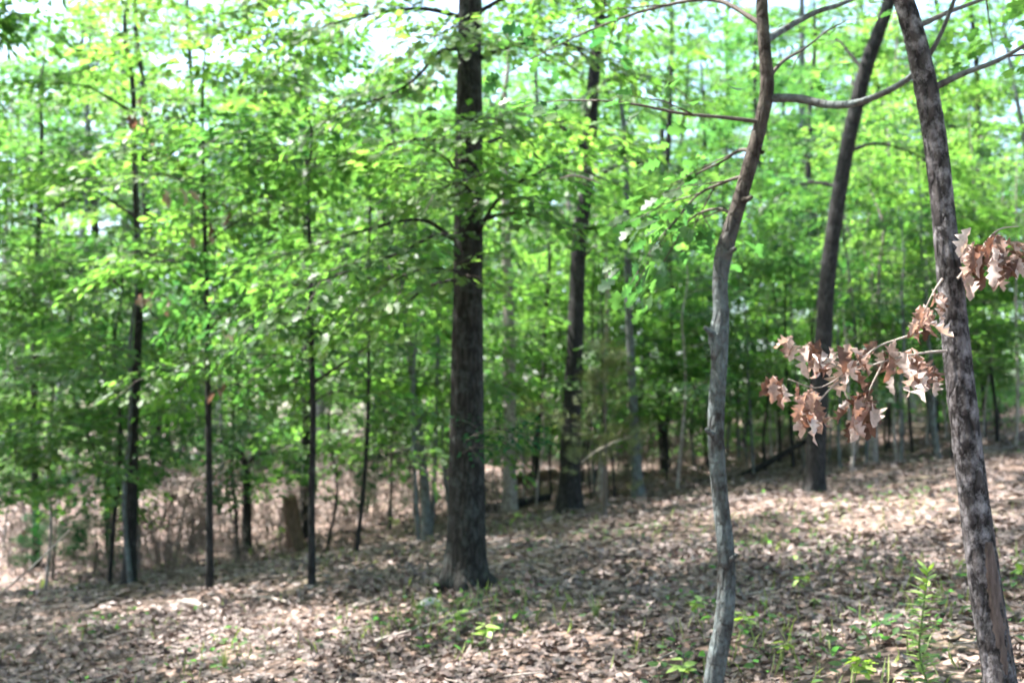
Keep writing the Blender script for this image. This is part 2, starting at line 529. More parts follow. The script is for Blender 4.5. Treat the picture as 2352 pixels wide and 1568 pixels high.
# ------------------------------------------------------------------ the ground
def build_ground():
    rad = np.concatenate([[0.0], np.linspace(1.5, 45, 150), np.geomspace(46, 400, 36)])
    nth = 240
    th = np.linspace(0, 2 * np.pi, nth, endpoint=False)
    Rr, Th = np.meshgrid(rad[1:], th, indexing='ij')
    x, y = Rr * np.sin(Th), Rr * np.cos(Th)
    V = np.vstack([[0, 0, ground_h(0, 0)], np.stack([x, y, ground_h(x, y)], -1).reshape(-1, 3)])
    idx = 1 + np.arange(len(rad[1:]) * nth).reshape(-1, nth)
    nx = np.roll(idx, -1, 1)
    Q = np.stack([idx[:-1], idx[1:], nx[1:], nx[:-1]], -1).reshape(-1, 4)
    T = np.stack([np.zeros(nth, int), idx[0], nx[0]], -1)
    o = link("ground", mesh("ground", V, [Q, T], M_GROUND))
    tag(o, "sloping forest floor of brown soil under fallen leaves", None, None, "structure")


build_ground()


def wedge(rng, n, d0, d1, half=38, power=1.0):
    a = np.radians(rng.uniform(-half, half, n))
    d = np.sqrt(rng.uniform(d0 ** 2, d1 ** 2, n)) if power == 1 else d0 + (d1 - d0) * rng.uniform(0, 1, n) ** power
    return d * np.sin(a), d * np.cos(a)


def build_litter():
    rng = np.random.default_rng(11)
    parts = []
    o = 0
    Vs, Ts = [], []
    for n, d0, d1, tpl, s0, s1 in ((3500, 2.5, 13, OAKLEAF, 0.11, 0.17), (19000, 2.5, 13, LOBED, 0.045, 0.12), (12000, 2.5, 13, OVAL, 0.03, 0.085), (52000, 12, 32, OVAL, 0.06, 0.14), (26000, 31, 60, KITE, 0.13, 0.22)):
        x, y = wedge(rng, n, d0, d1)
        bare = (np.sin(x * 1.3 + 2 * np.sin(y * .6)) * np.sin(y * 1.1 + 1.5 * np.sin(x * .8)) > 0.55) & (rng.random(n) < 0.55)
        x, y = x[~bare], y[~bare]; n = len(x)
        lift = rng.uniform(0.0, 0.035, n)
        P = np.stack([x, y, ground_h(x, y) + 0.008 + lift], 1)
        az = rng.uniform(0, 2 * np.pi, n)
        D = np.stack([np.cos(az), np.sin(az), rng.normal(0, 0.17, n)], 1)
        U = np.stack([rng.normal(0, 0.26, n), rng.normal(0, 0.26, n), np.ones(n)], 1)
        V, T = put_leaves(P, D, U, rng.uniform(s0, s1, n), tpl, rng, 0.35)
        Vs.append(V); Ts.append(T + o); o += len(V)
    ob = link("leaf_litter", mesh("leaf_litter", np.vstack(Vs), [np.vstack(Ts)], M_LITTER, False))
    tag(ob, "dry brown fallen leaves covering the forest floor", "leaf litter", None, "stuff")
    # fine fallen sticks
    n = 1100
    x, y = wedge(rng, n, 3.0, 28)
    L = rng.uniform(0.12, 0.6, n); L[:60] = rng.uniform(0.7, 1.6, 60); az = rng.uniform(0, np.pi, n)
    hx, hy = np.cos(az) * L / 2, np.sin(az) * L / 2
    parts = []
    for i in range(n):
        pts = np.array([[x[i] - hx[i], y[i] - hy[i], 0], [x[i] + rng.normal(0, .03), y[i] + rng.normal(0, .03), 0], [x[i] + hx[i], y[i] + hy[i], 0]])
        pts[:, 2] = ground_h(pts[:, 0], pts[:, 1]) + 0.025 + rng.uniform(0, 0.03, 3)
        r = rng.uniform(0.003, 0.008) * (2.0 if i < 60 else 1)
        parts.append(tube(pts, [r, r * .9, r * .5], 4, 4))
    V, Q, T = join(parts)
    ob = link("fallen_twigs", mesh("fallen_twigs", V, [Q, T], M_DEADWOOD))
    tag(ob, "scattered thin dead twigs lying among the fallen leaves", "twigs", None, "stuff")


build_litter()


def build_ground_cover():
    """low weeds and grass in loose patches"""
    rng = np.random.default_rng(12)
    cx, cy, n = [], [], []
    pts = [hit(*p) for p in ((1000, 1440), (900, 1430), (1120, 1470), (1900, 1270), (1760, 1220), (2000, 1330), (1580, 1390), (1200, 1200), (900, 1210),
                             (2060, 1150), (1560, 1540), (1940, 1540), (480, 1530), (2330, 1330), (2200, 1420), (400, 1300), (150, 1340), (1500, 1215), (1100, 1390), (1720, 1480), (1340, 1250), (250, 1440), (2080, 1480), (1640, 1290))]
    P, D, U, S = [], [], [], []
    for c in pts:
        k = 46
        sp = 0.10 * c[1] ** 0.5
        x = c[0] + rng.normal(0, sp, k); y = c[1] + rng.normal(0, sp * 1.3, k)
        az = rng.uniform(0, 2 * np.pi, k)
        P.append(np.stack([x, y, ground_h(x, y) + rng.uniform(0.03, 0.13, k)], 1))
        D.append(np.stack([np.cos(az), np.sin(az), rng.normal(0.15, 0.3, k)], 1))
        U.append(np.stack([rng.normal(0, 0.3, k), rng.normal(0, 0.3, k), np.ones(k)], 1))
        S.append(rng.uniform(0.04, 0.085, k))
    n = 2600
    x, y = wedge(rng, n, 4, 30)
    keep = (np.sin(x * 0.8 + 1) * np.sin(y * 0.55 + 0.5 + x * .2) + rng.normal(0, 0.3, n)) > 0.35
    x, y = x[keep], y[keep]; n = len(x); az = rng.uniform(0, 2 * np.pi, n)
    P.append(np.stack([x, y, ground_h(x, y) + rng.uniform(0.02, 0.12, n)], 1))
    D.append(np.stack([np.cos(az), np.sin(az), rng.normal(0.2, 0.3, n)], 1))
    U.append(np.stack([rng.normal(0, 0.3, n), rng.normal(0, 0.3, n), np.ones(n)], 1)); S.append(rng.uniform(0.035, 0.08, n))
    V, T = put_leaves(np.vstack(P), np.vstack(D), np.vstack(U), np.concatenate(S), OVAL, rng, 0.2)
    ob = link("ground_cover", mesh("ground_cover", V, [T], M_LEAF2))
    tag(ob, "low green weeds in loose patches between fallen leaves", "ground cover", None, "stuff")


build_ground_cover()

# ------------------------------------------------------------------ trees with a place of their own in the photograph
def path_px(pts, Y, wob=()):
    """trunk centre line from picture points at the trunk's own distance"""
    out = []
    for i, (x, y) in enumerate(pts):
        out.append(at(x, y, Y + (wob[i] if i < len(wob) else 0)))
    return np.array(out)


class Tree:
    def __init__(self, name, label, base, group=None, cat="tree"):
        self.root = link(name, None, None, tuple(base))
        tag(self.root, label, cat, group)
        self.base = np.array(base)
        self.P, self.D, self.B = [], [], []

    def part(self, name, V, Q, T, mat):
        return link(name, mesh(name, V - self.base, [f for f in (Q, T) if len(f)], mat), self.root)

    def trunk(self, path, radii, mat, sides=20, rings=90, **kw):
        V, Q, T = tube(path, radii, sides, rings, **kw)
        return self.part("trunk", V, Q, T, mat)

    def branch(self, path, r0, mat, r1=0.004, sides=7, leafy=True, step=0.2, t0=0.3, spread=0.9, rng=None, parent=None):
        path = np.asarray(path)
        rr = np.linspace(r0, r1, len(path))
        V, Q, T = tube(path, rr, sides, len(path) * 5, rough=0.06, seed=len(self.B))
        o = self.part("branch", V, Q, T, mat)
        if leafy:
            p, d = sprays_on(rng, path, step, t0, spread)
            self.B.append((o, p, d))
        return o

    def crown(self, rng, tpl, size, mat, **kw):
        for o, P, D in self.B:
            lv, tw = foliage(rng, P - self.base, D, tpl, size, **kw)
            link("foliage", crown_mesh("foliage", lv, tw, mat), o)
        if self.P:
            P, D = np.vstack(self.P), np.vstack(self.D)
            lv, tw = foliage(rng, P - self.base, D, tpl, size, **kw)
            link("crown", crown_mesh("crown", lv, tw, mat), self.root)


def canopy_sprays(rng, top, height, radius, n, low=0.0):
    """spray roots through a rounded crown above the lowest limb"""
    m = max(6, n // 18)                       # clumps of sprays with open gaps between them
    which = rng.integers(0, m, n)
    h = rng.beta(1.5, 1.3, m)[which]
    rr = radius * np.sqrt(rng.uniform(0.05, 1, m))[which] * np.sqrt(np.clip(1 - (2 * h - 0.9) ** 2 * 0.75, 0.1, 1))
    az = rng.uniform(0, 2 * np.pi, m)[which]
    lump = 1 + 0.35 * np.sin(az * 3 + h * 7) * np.sin(h * 9)
    P = np.stack([top[0] + rr * lump * np.cos(az), top[1] + rr * lump * np.sin(az), top[2] + low + h * height], 1) + rng.normal(0, 1, (n, 3)) * [0.42, 0.42, 0.25]
    az = az + rng.normal(0, 0.9, n)
    D = np.stack([np.cos(az), np.sin(az), rng.normal(0.1, 0.25, n)], 1)
    a = rng.normal(0, 0.6, n)
    D = np.stack([D[:, 0] * np.cos(a) - D[:, 1] * np.sin(a), D[:, 0] * np.sin(a) + D[:, 1] * np.cos(a), D[:, 2]], 1)
    return P, D


def extend(path, up, lean=None, n=3, rng=None):
    """carry a trunk on above the last point"""
    d = path[-1] - path[-2]
    d = d / d[2]
    d[:2] *= 0.5
    e = [path[-1] + d * up * (i + 1) / n + (rng.normal(0, 0.12, 3) * [1, 1, 0] if rng is not None else 0) for i in range(n)]
    return np.vstack([path, e])


def r_at(px, Y):
    return px / FPX * Y / 2


def ground_snap(path, depth=0.12):
    p = path.copy()
    p[0, 2] = ground_h(p[0, 0], p[0, 1]) - depth
    return p


# ---- the big dark oak
def oak_tree():
    rng = np.random.default_rng(21)
    b = hit(1070, 1352); Y = b[1]
    low = ground_snap(path_px([(1070, 1360), (1072, 1180), (1072, 950), (1074, 700), (1076, 450), (1078, 220), (1080, 0)], Y))
    path = extend(low, 7.0, rng=rng)
    rad = [r_at(w, Y) for w in (92, 84, 76, 70, 66, 60, 55)] + [r_at(w, Y) for w in (42, 26, 8)]
    t = Tree("oak_tree", "thick dark oak trunk with flared base standing alone mid picture", low[0] + [0, 0, 0.12])
    t.trunk(path, rad, M_OAK, 44, 260, rough=0.03, flare=0.85, flare_h=0.24, ridges=0.06, seed=3)
    for az, ln in ((-2.7, .42), (-1.7, .36), (-0.5, .42), (0.6, .5), (2.0, .5)):
        d = np.array([math.cos(az), math.sin(az)])
        pts = [np.append(low[0][:2] + d * k, 0) for k in (0.05, 0.18, 0.30, ln)]
        for q, hh in zip(pts, (0.42, 0.13, 0.045, -0.05)):
            q[2] = ground_h(q[0], q[1]) + hh
        V, Q, T = tube(np.array(pts), [0.10, 0.085, 0.055, 0.02], 10, 24, rough=0.08, seed=int(az * 10) + 50)
        t.part("root", V, Q, T, M_OAK)
    br = [
        ([(1050, 545), (1000, 540), (930, 575), (840, 610), (740, 645), (640, 700)], [0, -.3, -.8, -1.3, -1.7, -2.0], 11),
        ([(1055, 560), (980, 508), (900, 512), (800, 540), (690, 575), (600, 600)], [0, -.2, -.5, -.6, -.6, -.5], 11),
        ([(1095, 505), (1180, 490), (1260, 503), (1350, 525), (1420, 515), (1500, 500)], [0, -.2, -.4, -.5, -.5, -.4], 11),
        ([(1095, 545), (1130, 475), (1180, 425), (1230, 400), (1300, 370)], [0, -.5, -1.0, -1.5, -1.9], 11),
        ([(1060, 330), (960, 320), (850, 342), (740, 365), (620, 372)], [0, .3, .7, 1.0, 1.3], 12),
        ([(1100, 135), (1160, 110), (1240, 95), (1330, 110), (1420, 150)], [0, -.4, -.8, -1.1, -1.4], 13),
        ([(1060, 110), (1010, 120), (960, 175), (900, 215), (800, 250)], [0, -.3, -.6, -.9, -1.2], 13),
        ([(1090, 340), (1140, 320), (1210, 290), (1300, 280), (1380, 300)], [0, .4, .8, 1.1, 1.4], 11),
        ([(1055, 640), (980, 660), (900, 720), (800, 750)], [0, .5, 1.0, 1.4], 10),
        ([(1060, 40), (960, 20), (820, 40), (680, 80)], [0, -.3, -.7, -1.2], 13),
        ([(1095, 30), (1200, -20), (1330, -10), (1450, 40)], [0, .3, .7, 1.0], 12),
        ([(1060, 430), (1050, 400), (1020, 360), (960, 330)], [0, -.8, -1.5, -2.1], 10),
        ([(1074, 480), (1080, 440), (1060, 420), (1020, 430)], [0, -.7, -1.3, -1.8], 8),
        ([(1076, 330), (1085, 290), (1110, 270), (1160, 280)], [0, -.7, -1.3, -1.8], 8),
        ([(1078, 130), (1070, 90), (1060, 60), (1020, 70)], [0, -.7, -1.3, -1.9], 8),
        ([(1074, 640), (1040, 620), (960, 620), (880, 660)], [0, -.5, -1.0, -1.4], 8),
    ]
    for pts, w, px in br:
        t.branch(path_px(pts, Y, w), r_at(px, Y), M_DARKBARK, rng=rng, step=0.14, t0=0.15)
    p, d = canopy_sprays(rng, path[-4] + [0, 0, 1.0], 7.0, 5.6, 1000)
    t.P.append(p); t.D.append(d)
    t.crown(rng, LOBED, 0.115, M_LEAF, per=22)
    return t


oak_tree()


# ---- tall tree behind and right of the oak, grey and furrowed
def simple_tall(name, label, pts, widths, mat, seed, crown_r=3.2, crown_h=6, nspray=220, leaf=M_LEAF, branches=(), up=6.0, tpl=OVAL, size=0.125, flare=0.6, sides=24, rings=140, ridges=0.05, wob=(), group=None, Y=None, rough=0.03, auto=0, auto_px=(900, 100), reach=(1.0, 1.9)):
    rng = np.random.default_rng(seed)
    if Y is None:
        Y = hit(*pts[0])[1]
    low = ground_snap(path_px(pts, Y, wob))
    path = extend(low, up, rng=rng) if up else low
    rad = [r_at(w, Y) for w in widths]
    if up:
        rad += [rad[-1] * k for k in (0.75, 0.45, 0.12)]
    t = Tree(name, label, low[0] + [0, 0, 0.12], group)
    t.trunk(path, rad, mat, sides, rings, rough=rough, flare=flare, flare_h=0.25, ridges=ridges, seed=seed)
    for pts2, w, px in branches:
        t.branch(path_px(pts2, Y, w), r_at(px, Y), M_DARKBARK, rng=rng, step=0.2)
    if auto:
        q = catmull(path, 80)
        z1, z0 = at(1176, auto_px[1], Y)[2], at(1176, auto_px[0], Y)[2]
        for i in range(auto):
            z = z0 + (z1 - z0) * (i + rng.uniform(0, 1)) / auto
            c = q[np.argmin(abs(q[:, 2] - z))]
            L = rng.uniform(*reach)
            t.branch(limb_path(rng, c, i * 2.4 + rng.normal(0, .4), L, rng.uniform(0.1, 0.5), 0.25, 5, 0.1), 0.012, M_DARKBARK, r1=0.003, sides=5, rng=rng, step=0.17, t0=0.2)
    if nspray:
        p, d = canopy_sprays(rng, path[-4 if up else -1], crown_h, crown_r, nspray)
        t.P.append(p); t.D.append(d)
    if t.P or t.B:
        t.crown(rng, tpl, size, leaf, per=24)
    return t


simple_tall("oak_tree", "tall grey furrowed trunk right of the thick oak, in leaf to the top",
            [(1308, 1172), (1312, 1000), (1322, 760), (1330, 560), (1348, 420), (1362, 200), (1380, 0)], [54, 46, 38, 35, 32, 29, 25], M_DARKBARK, 31,
            branches=[([(1345, 430), (1420, 380), (1500, 370), (1580, 390)], [0, -.7, -1.4, -2], 12), ([(1350, 350), (1300, 300), (1230, 270), (1170, 280)], [0, -.5, -1.2, -1.8], 12),
                      ([(1362, 200), (1440, 170), (1530, 190), (1600, 240)], [0, -.5, -1, -1.5], 12), ([(1338, 480), (1345, 440), (1330, 400), (1290, 390)], [0, -.8, -1.5, -2.2], 9), ([(1360, 260), (1370, 220), (1400, 210), (1450, 240)], [0, -.8, -1.5, -2.2], 9), ([(1330, 600), (1380, 560), (1450, 570)], [0, -.6, -1.2], 8), ([(1365, 150), (1310, 100), (1250, 60)], [0, .6, 1.2], 12),
                      ([(1375, 60), (1430, 10), (1500, 0)], [0, .3, .9], 10)], crown_r=4.4, crown_h=7, nspray=420)

simple_tall("oak_tree", "dark slanting trunk with brown dead leaves hanging before it",
            [(1868, 1132), (1878, 960), (1890, 800), (1905, 600), (1942, 360), (1988, 160), (2042, 0)], [46, 42, 40, 36, 34, 33, 30], M_DARKBARK, 32,
            branches=[([(1945, 350), (2010, 330), (2090, 350), (2170, 400)], [0, .7, 1.2, 1.6], 11), ([(1930, 430), (1860, 420), (1790, 450), (1740, 500)], [0, .5, 1.0, 1.5], 11),
                      ([(1985, 165), (1920, 90), (1850, 60)], [0, .6, 1.2], 11), ([(1965, 250), (2060, 200), (2140, 180), (2230, 190)], [0, 1, 2, 2.6], 11)], crown_r=4.0, crown_h=6.5, nspray=300)


# ---- slender grey crooked sapling tree, near
def crooked_tree():
    rng = np.random.default_rng(33)
    Y = 6.0
    pts = [(1638, 1640), (1640, 1560), (1664, 1420), (1668, 1280), (1652, 1120), (1644, 980), (1652, 830), (1650, 775), (1656, 720), (1654, 650), (1663, 580), (1690, 490), (1722, 380), (1748, 280), (1762, 200), (1756, 110), (1750, 0), (1756, -120)]
    wid = [46, 44, 42, 40, 39, 38, 37, 46, 37, 35, 40, 34, 33, 32, 34, 30, 28, 26]
    low = ground_snap(path_px(pts, Y))
    path = extend(low, 3.2, rng=rng)
    rad = [r_at(w, Y) for w in wid] + [0.028, 0.02, 0.006]
    t = Tree("crooked_tree", "slender crooked grey trunk with lichen and one upcurved side limb", low[0] + [0, 0, 0.12])
    t.trunk(path, rad, M_CROOKED, 28, 320, rough=0.07, flare=0.35, flare_h=0.12, seed=5)
    o = t.branch(path_px([(1768, 226), (1830, 226), (1900, 240), (1960, 238), (2020, 218), (2080, 185), (2125, 140), (2160, 80), (2200, -20)], Y, [0, -.05, -.15, -.3, -.4, -.5, -.6, -.7, -.8]), r_at(21, Y), M_GREY, r1=0.009, rng=rng, leafy=False, sides=12)
    t.branch(path_px([(1755, 95), (1800, 68), (1870, 30), (1950, 2), (2060, -60)], Y, [0, .1, .2, .3, .4]), r_at(19, Y), M_GREY, r1=0.009, rng=rng, leafy=False, sides=12)
    for a0, a1 in (((1650, 770), (1618, 752)), ((1664, 1290), (1692, 1272)), ((1646, 1000), (1622, 985)), ((1660, 585), (1690, 570)), ((1700, 460), (1728, 452))):
        V, Q, T = tube(path_px([a0, ((a0[0] + a1[0]) / 2, (a0[1] + a1[1]) / 2 + 3), a1], Y, [0, -.04, -.06]), [0.03, 0.018, 0.011], 8, 8, rough=.1, seed=a0[0])
        t.part("branch_stub", V, Q, T, M_CROOKED)
    t.branch(path_px([(1765, 180), (1800, 140), (1850, 110), (1900, 70)], Y, [0, .1, .3, .5]), r_at(11, Y), M_TWIG, rng=rng, t0=0.6, step=.25)
    t.branch(path_px([(1752, 350), (1700, 345), (1660, 370), (1600, 400), (1560, 430)], Y, [0, .2, .4, .5, .7]), r_at(11, Y), M_TWIG, rng=rng, step=0.16, t0=0.3)
    t.branch(path_px([(1748, 280), (1660, 270), (1560, 260), (1460, 240), (1370, 230)], Y, [0, -.1, -.2, -.25, -.3]), r_at(11, Y), M_TWIG, rng=rng, step=0.2, t0=0.45)
    t.branch(path_px([(1690, 490), (1640, 480), (1590, 500), (1560, 540)], Y, [0, .3, .5, .6]), r_at(10, Y), M_TWIG, rng=rng, step=0.13, t0=0.3)
    t.branch(path_px([(1755, 60), (1640, 0), (1500, 20), (1380, 60), (1290, 100)], Y, [0, .3, .6, .9, 1.0]), r_at(13, Y), M_TWIG, rng=rng, step=0.22, t0=0.5)
    t.branch(path_px([(1720, 400), (1660, 420), (1600, 450), (1540, 520)], Y, [0, .2, .3, .3]), r_at(10, Y), M_TWIG, rng=rng, step=0.07, t0=0.3)
    p, d = canopy_sprays(rng, path[-3], 2.6, 2.0, 60)
    t.P.append(p); t.D.append(d)
    t.crown(rng, LOBED, 0.11, M_LEAF2, per=11, length=0.55, width=0.34, droop=0.10, up_jit=0.3)


crooked_tree()


# ---- flaky barked trunk at the right edge
def flaky_tree():
    rng = np.random.default_rng(34)
    Y = 5.2
    pts = [(2302, 1660), (2296, 1560), (2268, 1380), (2244, 1200), (2222, 1020), (2204, 860), (2186, 680), (2170, 520), (2150, 340), (2126, 200), (2102, 90), (2076, 0), (2050, -120)]
    wid = [74, 70, 67, 65, 63, 61, 59, 56, 53, 51, 48, 45, 42]
    low = ground_snap(path_px(pts, Y))
    path = extend(low, 5.0, rng=rng)
    rad = [r_at(w, Y) for w in wid] + [0.045, 0.03, 0.008]
    t = Tree("flaky_bark_tree", "leaning grey trunk with flaky bark and a bare wood scar low down", low[0] + [0, 0, 0.12])
    t.trunk(path, rad, M_FLAKY, 40, 320, rough=0.07, flare=0.3, flare_h=0.15, ridges=0.05, seed=8)
    # bare strip of wood on the camera side, following the trunk
    q = catmull(np.hstack([path, np.array(rad)[:, None]]), 400)
    cz = at(2256, 1235, Y)[2]
    c0 = at(2296, 1545, Y)[2]
    sel = q[(q[:, 2] < cz) & (q[:, 2] > c0)]
    sel = sel[::max(1, len(sel) // 26)]
    for nm, s, mat in (("bark_scar", sel, M_SCAR),):
        k = len(s)
        m = 7
        V = []
        for i, (x, y, z, r) in enumerate(s):
            f = i / (k - 1)
            w = 0.62 * (0.55 + 0.45 * math.sin(math.pi * min(1, 0.12 + 0.88 * f))) * (1 + 0.12 * math.sin(i * 2.3)) if mat is M_SCAR else 0.45 * math.sin(math.pi * (0.25 + 0.7 * f)) + .03
            for j in range(m):
                a = -math.pi / 2 + 0.30 + w * (j / (m - 1) * 2 - 1)
                bulge = 1.055 + (0.015 if 0 < j < m - 1 else -0.06) + 0.012 * math.sin(i * 1.7 + j * 2.1)
                V.append((x + r * bulge * math.cos(a), y + r * bulge * math.sin(a), z))
        idx = np.arange(k * m).reshape(k, m)
        Q = np.stack([idx[:-1, :-1], idx[:-1, 1:], idx[1:, 1:], idx[1:, :-1]], -1).reshape(-1, 4)
        t.part(nm, np.array(V), Q, np.zeros((0, 3), int), mat)
    t.branch(path_px([(2140, 205), (2210, 170), (2290, 140), (2380, 90), (2480, 40)], Y, [0, -.1, -.2, -.3, -.4]), r_at(17, Y), M_GREY, rng=rng, t0=0.55, step=0.3)
    t.branch(path_px([(2110, 60), (2200, 20), (2330, -20), (2450, -10)], Y, [0, .4, .9, 1.3]), r_at(14, Y), M_TWIG, rng=rng, t0=0.5, step=0.25)
    p, d = canopy_sprays(rng, path[-3], 4.0, 2.8, 150)
    t.P.append(p); t.D.append(d)
    t.crown(rng, LOBED, 0.10, M_LEAF, per=16, length=0.6)


flaky_tree()

# ---- slim trunks on the left and in the middle distance
simple_tall("young_tree", "straight dark slim trunk, thickest of those at far left",
            [(297, 1342), (302, 1150), (306, 980), (316, 800), (320, 660), (312, 450), (305, 200)], [30, 27, 24, 20, 17, 14, 11], M_DARKBARK, 41, crown_r=2.6, crown_h=4.5, nspray=110, up=3.0, auto=14, auto_px=(980, 60),
            branches=[([(318, 700), (250, 640), (150, 620), (60, 640)], [0, -.6, -1.2, -1.6], 8), ([(318, 600), (400, 560), (480, 560)], [0, -.8, -1.4], 8), ([(314, 500), (200, 430), (60, 400), (-60, 420)], [0, .3, .6, .9], 8),
                      ([(310, 380), (420, 330), (540, 330)], [0, .3, .6], 8), ([(306, 260), (200, 200), (80, 190)], [0, -.4, -.8], 8), ([(318, 820), (240, 790), (160, 810)], [0, .4, .8], 7),
                      ([(316, 880), (380, 850), (450, 870)], [0, .4, .8], 7)], leaf=M_LEAF)
simple_tall("young_tree", "pencil thin dark stem with brown leaf scraps, right of the slim left trunk",
            [(482, 1352), (481, 1150), (478, 900), (476, 720), (470, 520), (466, 300)], [19, 16, 14, 12, 10, 7], M_DARKBARK, 42, crown_r=2.0, crown_h=3.5, nspray=70, up=2.0, flare=0.2, sides=14, rings=90, auto=12, auto_px=(960, 100), reach=(0.8, 1.6),
            branches=[([(478, 760), (540, 700), (620, 690)], [0, -.6, -1.2], 6), ([(476, 640), (400, 600), (330, 610)], [0, .4, .9], 6), ([(472, 560), (560, 500), (650, 480)], [0, -.4, -.8], 6), ([(470, 450), (380, 400), (280, 400)], [0, -.4, -.8], 6), ([(478, 850), (420, 830), (360, 850)], [0, -.4, -.8], 5)])
simple_tall("young_tree", "thin greenish dark stem just left of the thick oak's foot area, straight",
            [(716, 1340), (716, 1150), (719, 960), (716, 800), (714, 640), (708, 420)], [18, 16, 14, 12, 10, 7], M_DARKBARK, 43, crown_r=2.0, crown_h=3.5, nspray=70, up=2.0, flare=0.2, sides=14, rings=90, leaf=M_LEAF2, auto=12, auto_px=(960, 200), reach=(0.8, 1.6),
            branches=[([(717, 880), (780, 840), (840, 800), (900, 790)], [0, -.3, -.6, -.8], 8), ([(716, 760), (660, 720), (590, 720)], [0, -.5, -1.], 6), ([(715, 830), (660, 820), (600, 850)], [0, .5, 1.], 6), ([(714, 680), (800, 640), (900, 640)], [0, .4, .8], 6)])
simple_tall("young_tree", "slender grey trunk leaning left, close beside the thick oak",
            [(982, 1242), (974, 1100), (956, 940), (938, 780), (918, 640), (890, 460)], [24, 21, 19, 17, 15, 12], M_GREY, 44, crown_r=2.4, crown_h=4, nspray=90, up=2.5, sides=16, rings=90, auto=8, auto_px=(900, 300),
            branches=[([(940, 800), (880, 760), (800, 770)], [0, -.4, -.9], 7), ([(925, 680), (1000, 630), (1080, 620)], [0, .5, 1], 7)])
simple_tall("pale_tree", "pale tan trunk patched with sunlight right behind the thick oak",
            [(1172, 1172), (1170, 1050), (1170, 900), (1170, 760), (1164, 620), (1160, 420)], [33, 30, 29, 27, 24, 19], M_PALE, 45, crown_r=2.8, crown_h=5, nspray=130, up=4, sides=18, rings=90, ridges=0.03)
simple_tall("young_tree", "straight grey trunk between the crooked sapling and furrowed tree",
            [(1466, 1138), (1458, 1000), (1450, 850), (1444, 700), (1440, 520), (1436, 330)], [27, 23, 20, 18, 15, 12], M_GREY, 46, crown_r=2.4, crown_h=4.5, nspray=110, up=3.5, sides=16, rings=90)
simple_tall("young_tree", "thin dark stem between the pale trunk and the furrowed tree",
            [(1236, 1152), (1232, 1030), (1246, 900), (1250, 760), (1262, 600)], [14, 12, 11, 10, 8], M_DARKBARK, 47, crown_r=1.8, crown_h=3, nspray=50, up=2, sides=10, rings=60, flare=0.2)
simple_tall("pale_tree", "short pale stem right of the furrowed tree's foot",
            [(1382, 1142), (1382, 1060), (1388, 960), (1392, 820), (1396, 640)], [20, 17, 14, 12, 9], M_PALE, 48, crown_r=1.8, crown_h=3, nspray=50, up=2, sides=12, rings=60, flare=0.2)
simple_tall("pale_tree", "pale thin trunk with a kinked foot, left of a pale pair",
            [(1958, 1046), (1950, 985), (1942, 920), (1946, 800), (1950, 640)], [20, 16, 14, 12, 9], M_PALE, 49, crown_r=2.2, crown_h=4, nspray=70, up=3, sides=12, rings=60, flare=0.3)
simple_tall("pale_tree", "pale thin straight trunk, right one of a pale pair",
            [(2004, 1064), (2008, 990), (2010, 900), (2014, 780), (2020, 620)], [21, 17, 15, 12, 9], M_PALE, 50, crown_r=2.2, crown_h=4, nspray=70, up=3, sides=12, rings=60, flare=0.3)
simple_tall("oak_tree", "distant dark trunk seen left of the flaky leaning trunk",
            [(2142, 992), (2140, 900), (2136, 780), (2130, 600), (2126, 420)], [27, 24, 22, 18, 14], M_DARKBARK, 51, crown_r=3, crown_h=5, nspray=120, up=4, sides=14, rings=60)
simple_tall("young_tree", "dim dark trunk at the far left edge beside the cedar bush",
            [(84, 1300), (80, 1100), (78, 900), (82, 700), (90, 480), (96, 300)], [20, 17, 15, 14, 12, 9], M_DARKBARK, 52, crown_r=2.2, crown_h=4, nspray=80, up=2.5, sides=14, rings=80, flare=0.2, auto=12, auto_px=(1060, 100),
            branches=[([(90, 500), (180, 450), (280, 400)], [0, -.4, -.9], 7), ([(84, 660), (10, 620), (-60, 640)], [0, -.4, -.9], 7)])
simple_tall("young_tree", "thin dark stem rising behind the left cedar bush",
            [(252, 1280), (246, 1180), (240, 1100), (170, 900), (160, 700)], [16, 14, 12, 10, 7], M_DARKBARK, 53, crown_r=1.8, crown_h=3, nspray=50, auto=12, auto_px=(1080, 500), reach=(.8, 1.5), up=1.5, sides=10, rings=60, flare=0.2)
simple_tall("young_tree", "dark trunk half hidden in leaves above the cut stump",
            [(700, 1235), (704, 1080), (706, 900), (708, 740), (706, 560)], [28, 25, 22, 19, 15], M_DARKBARK, 54, crown_r=2.2, crown_h=4, nspray=80, auto=12, auto_px=(1060, 400), up=3, sides=12, rings=60, flare=0.2)


# ---- dead snags and logs
def lone(name, label, cat, path, rad, mat, sides=12, rings=40, rough=0.08, flare=0, seed=0, extra=()):
    V, Q, T = tube(path, rad, sides, rings, rough=rough, flare=flare, flare_h=0.2, seed=seed)
    base = np.array(path[0])
    if extra:
        root = link(name, None, None, tuple(base)); tag(root, label, cat)
        link("trunk", mesh(name, V - base, [Q, T], mat), root)
        for p2, r2 in extra:
            V, Q, T = tube(p2, r2, 7, 20, rough=0.06, seed=seed + 1)
            link("branch", mesh("branch", V - base, [Q, T], mat), root)
        return root
    o = link(name, mesh(name, V - base, [Q, T], mat), None, tuple(base))
    tag(o, label, cat)
    return o


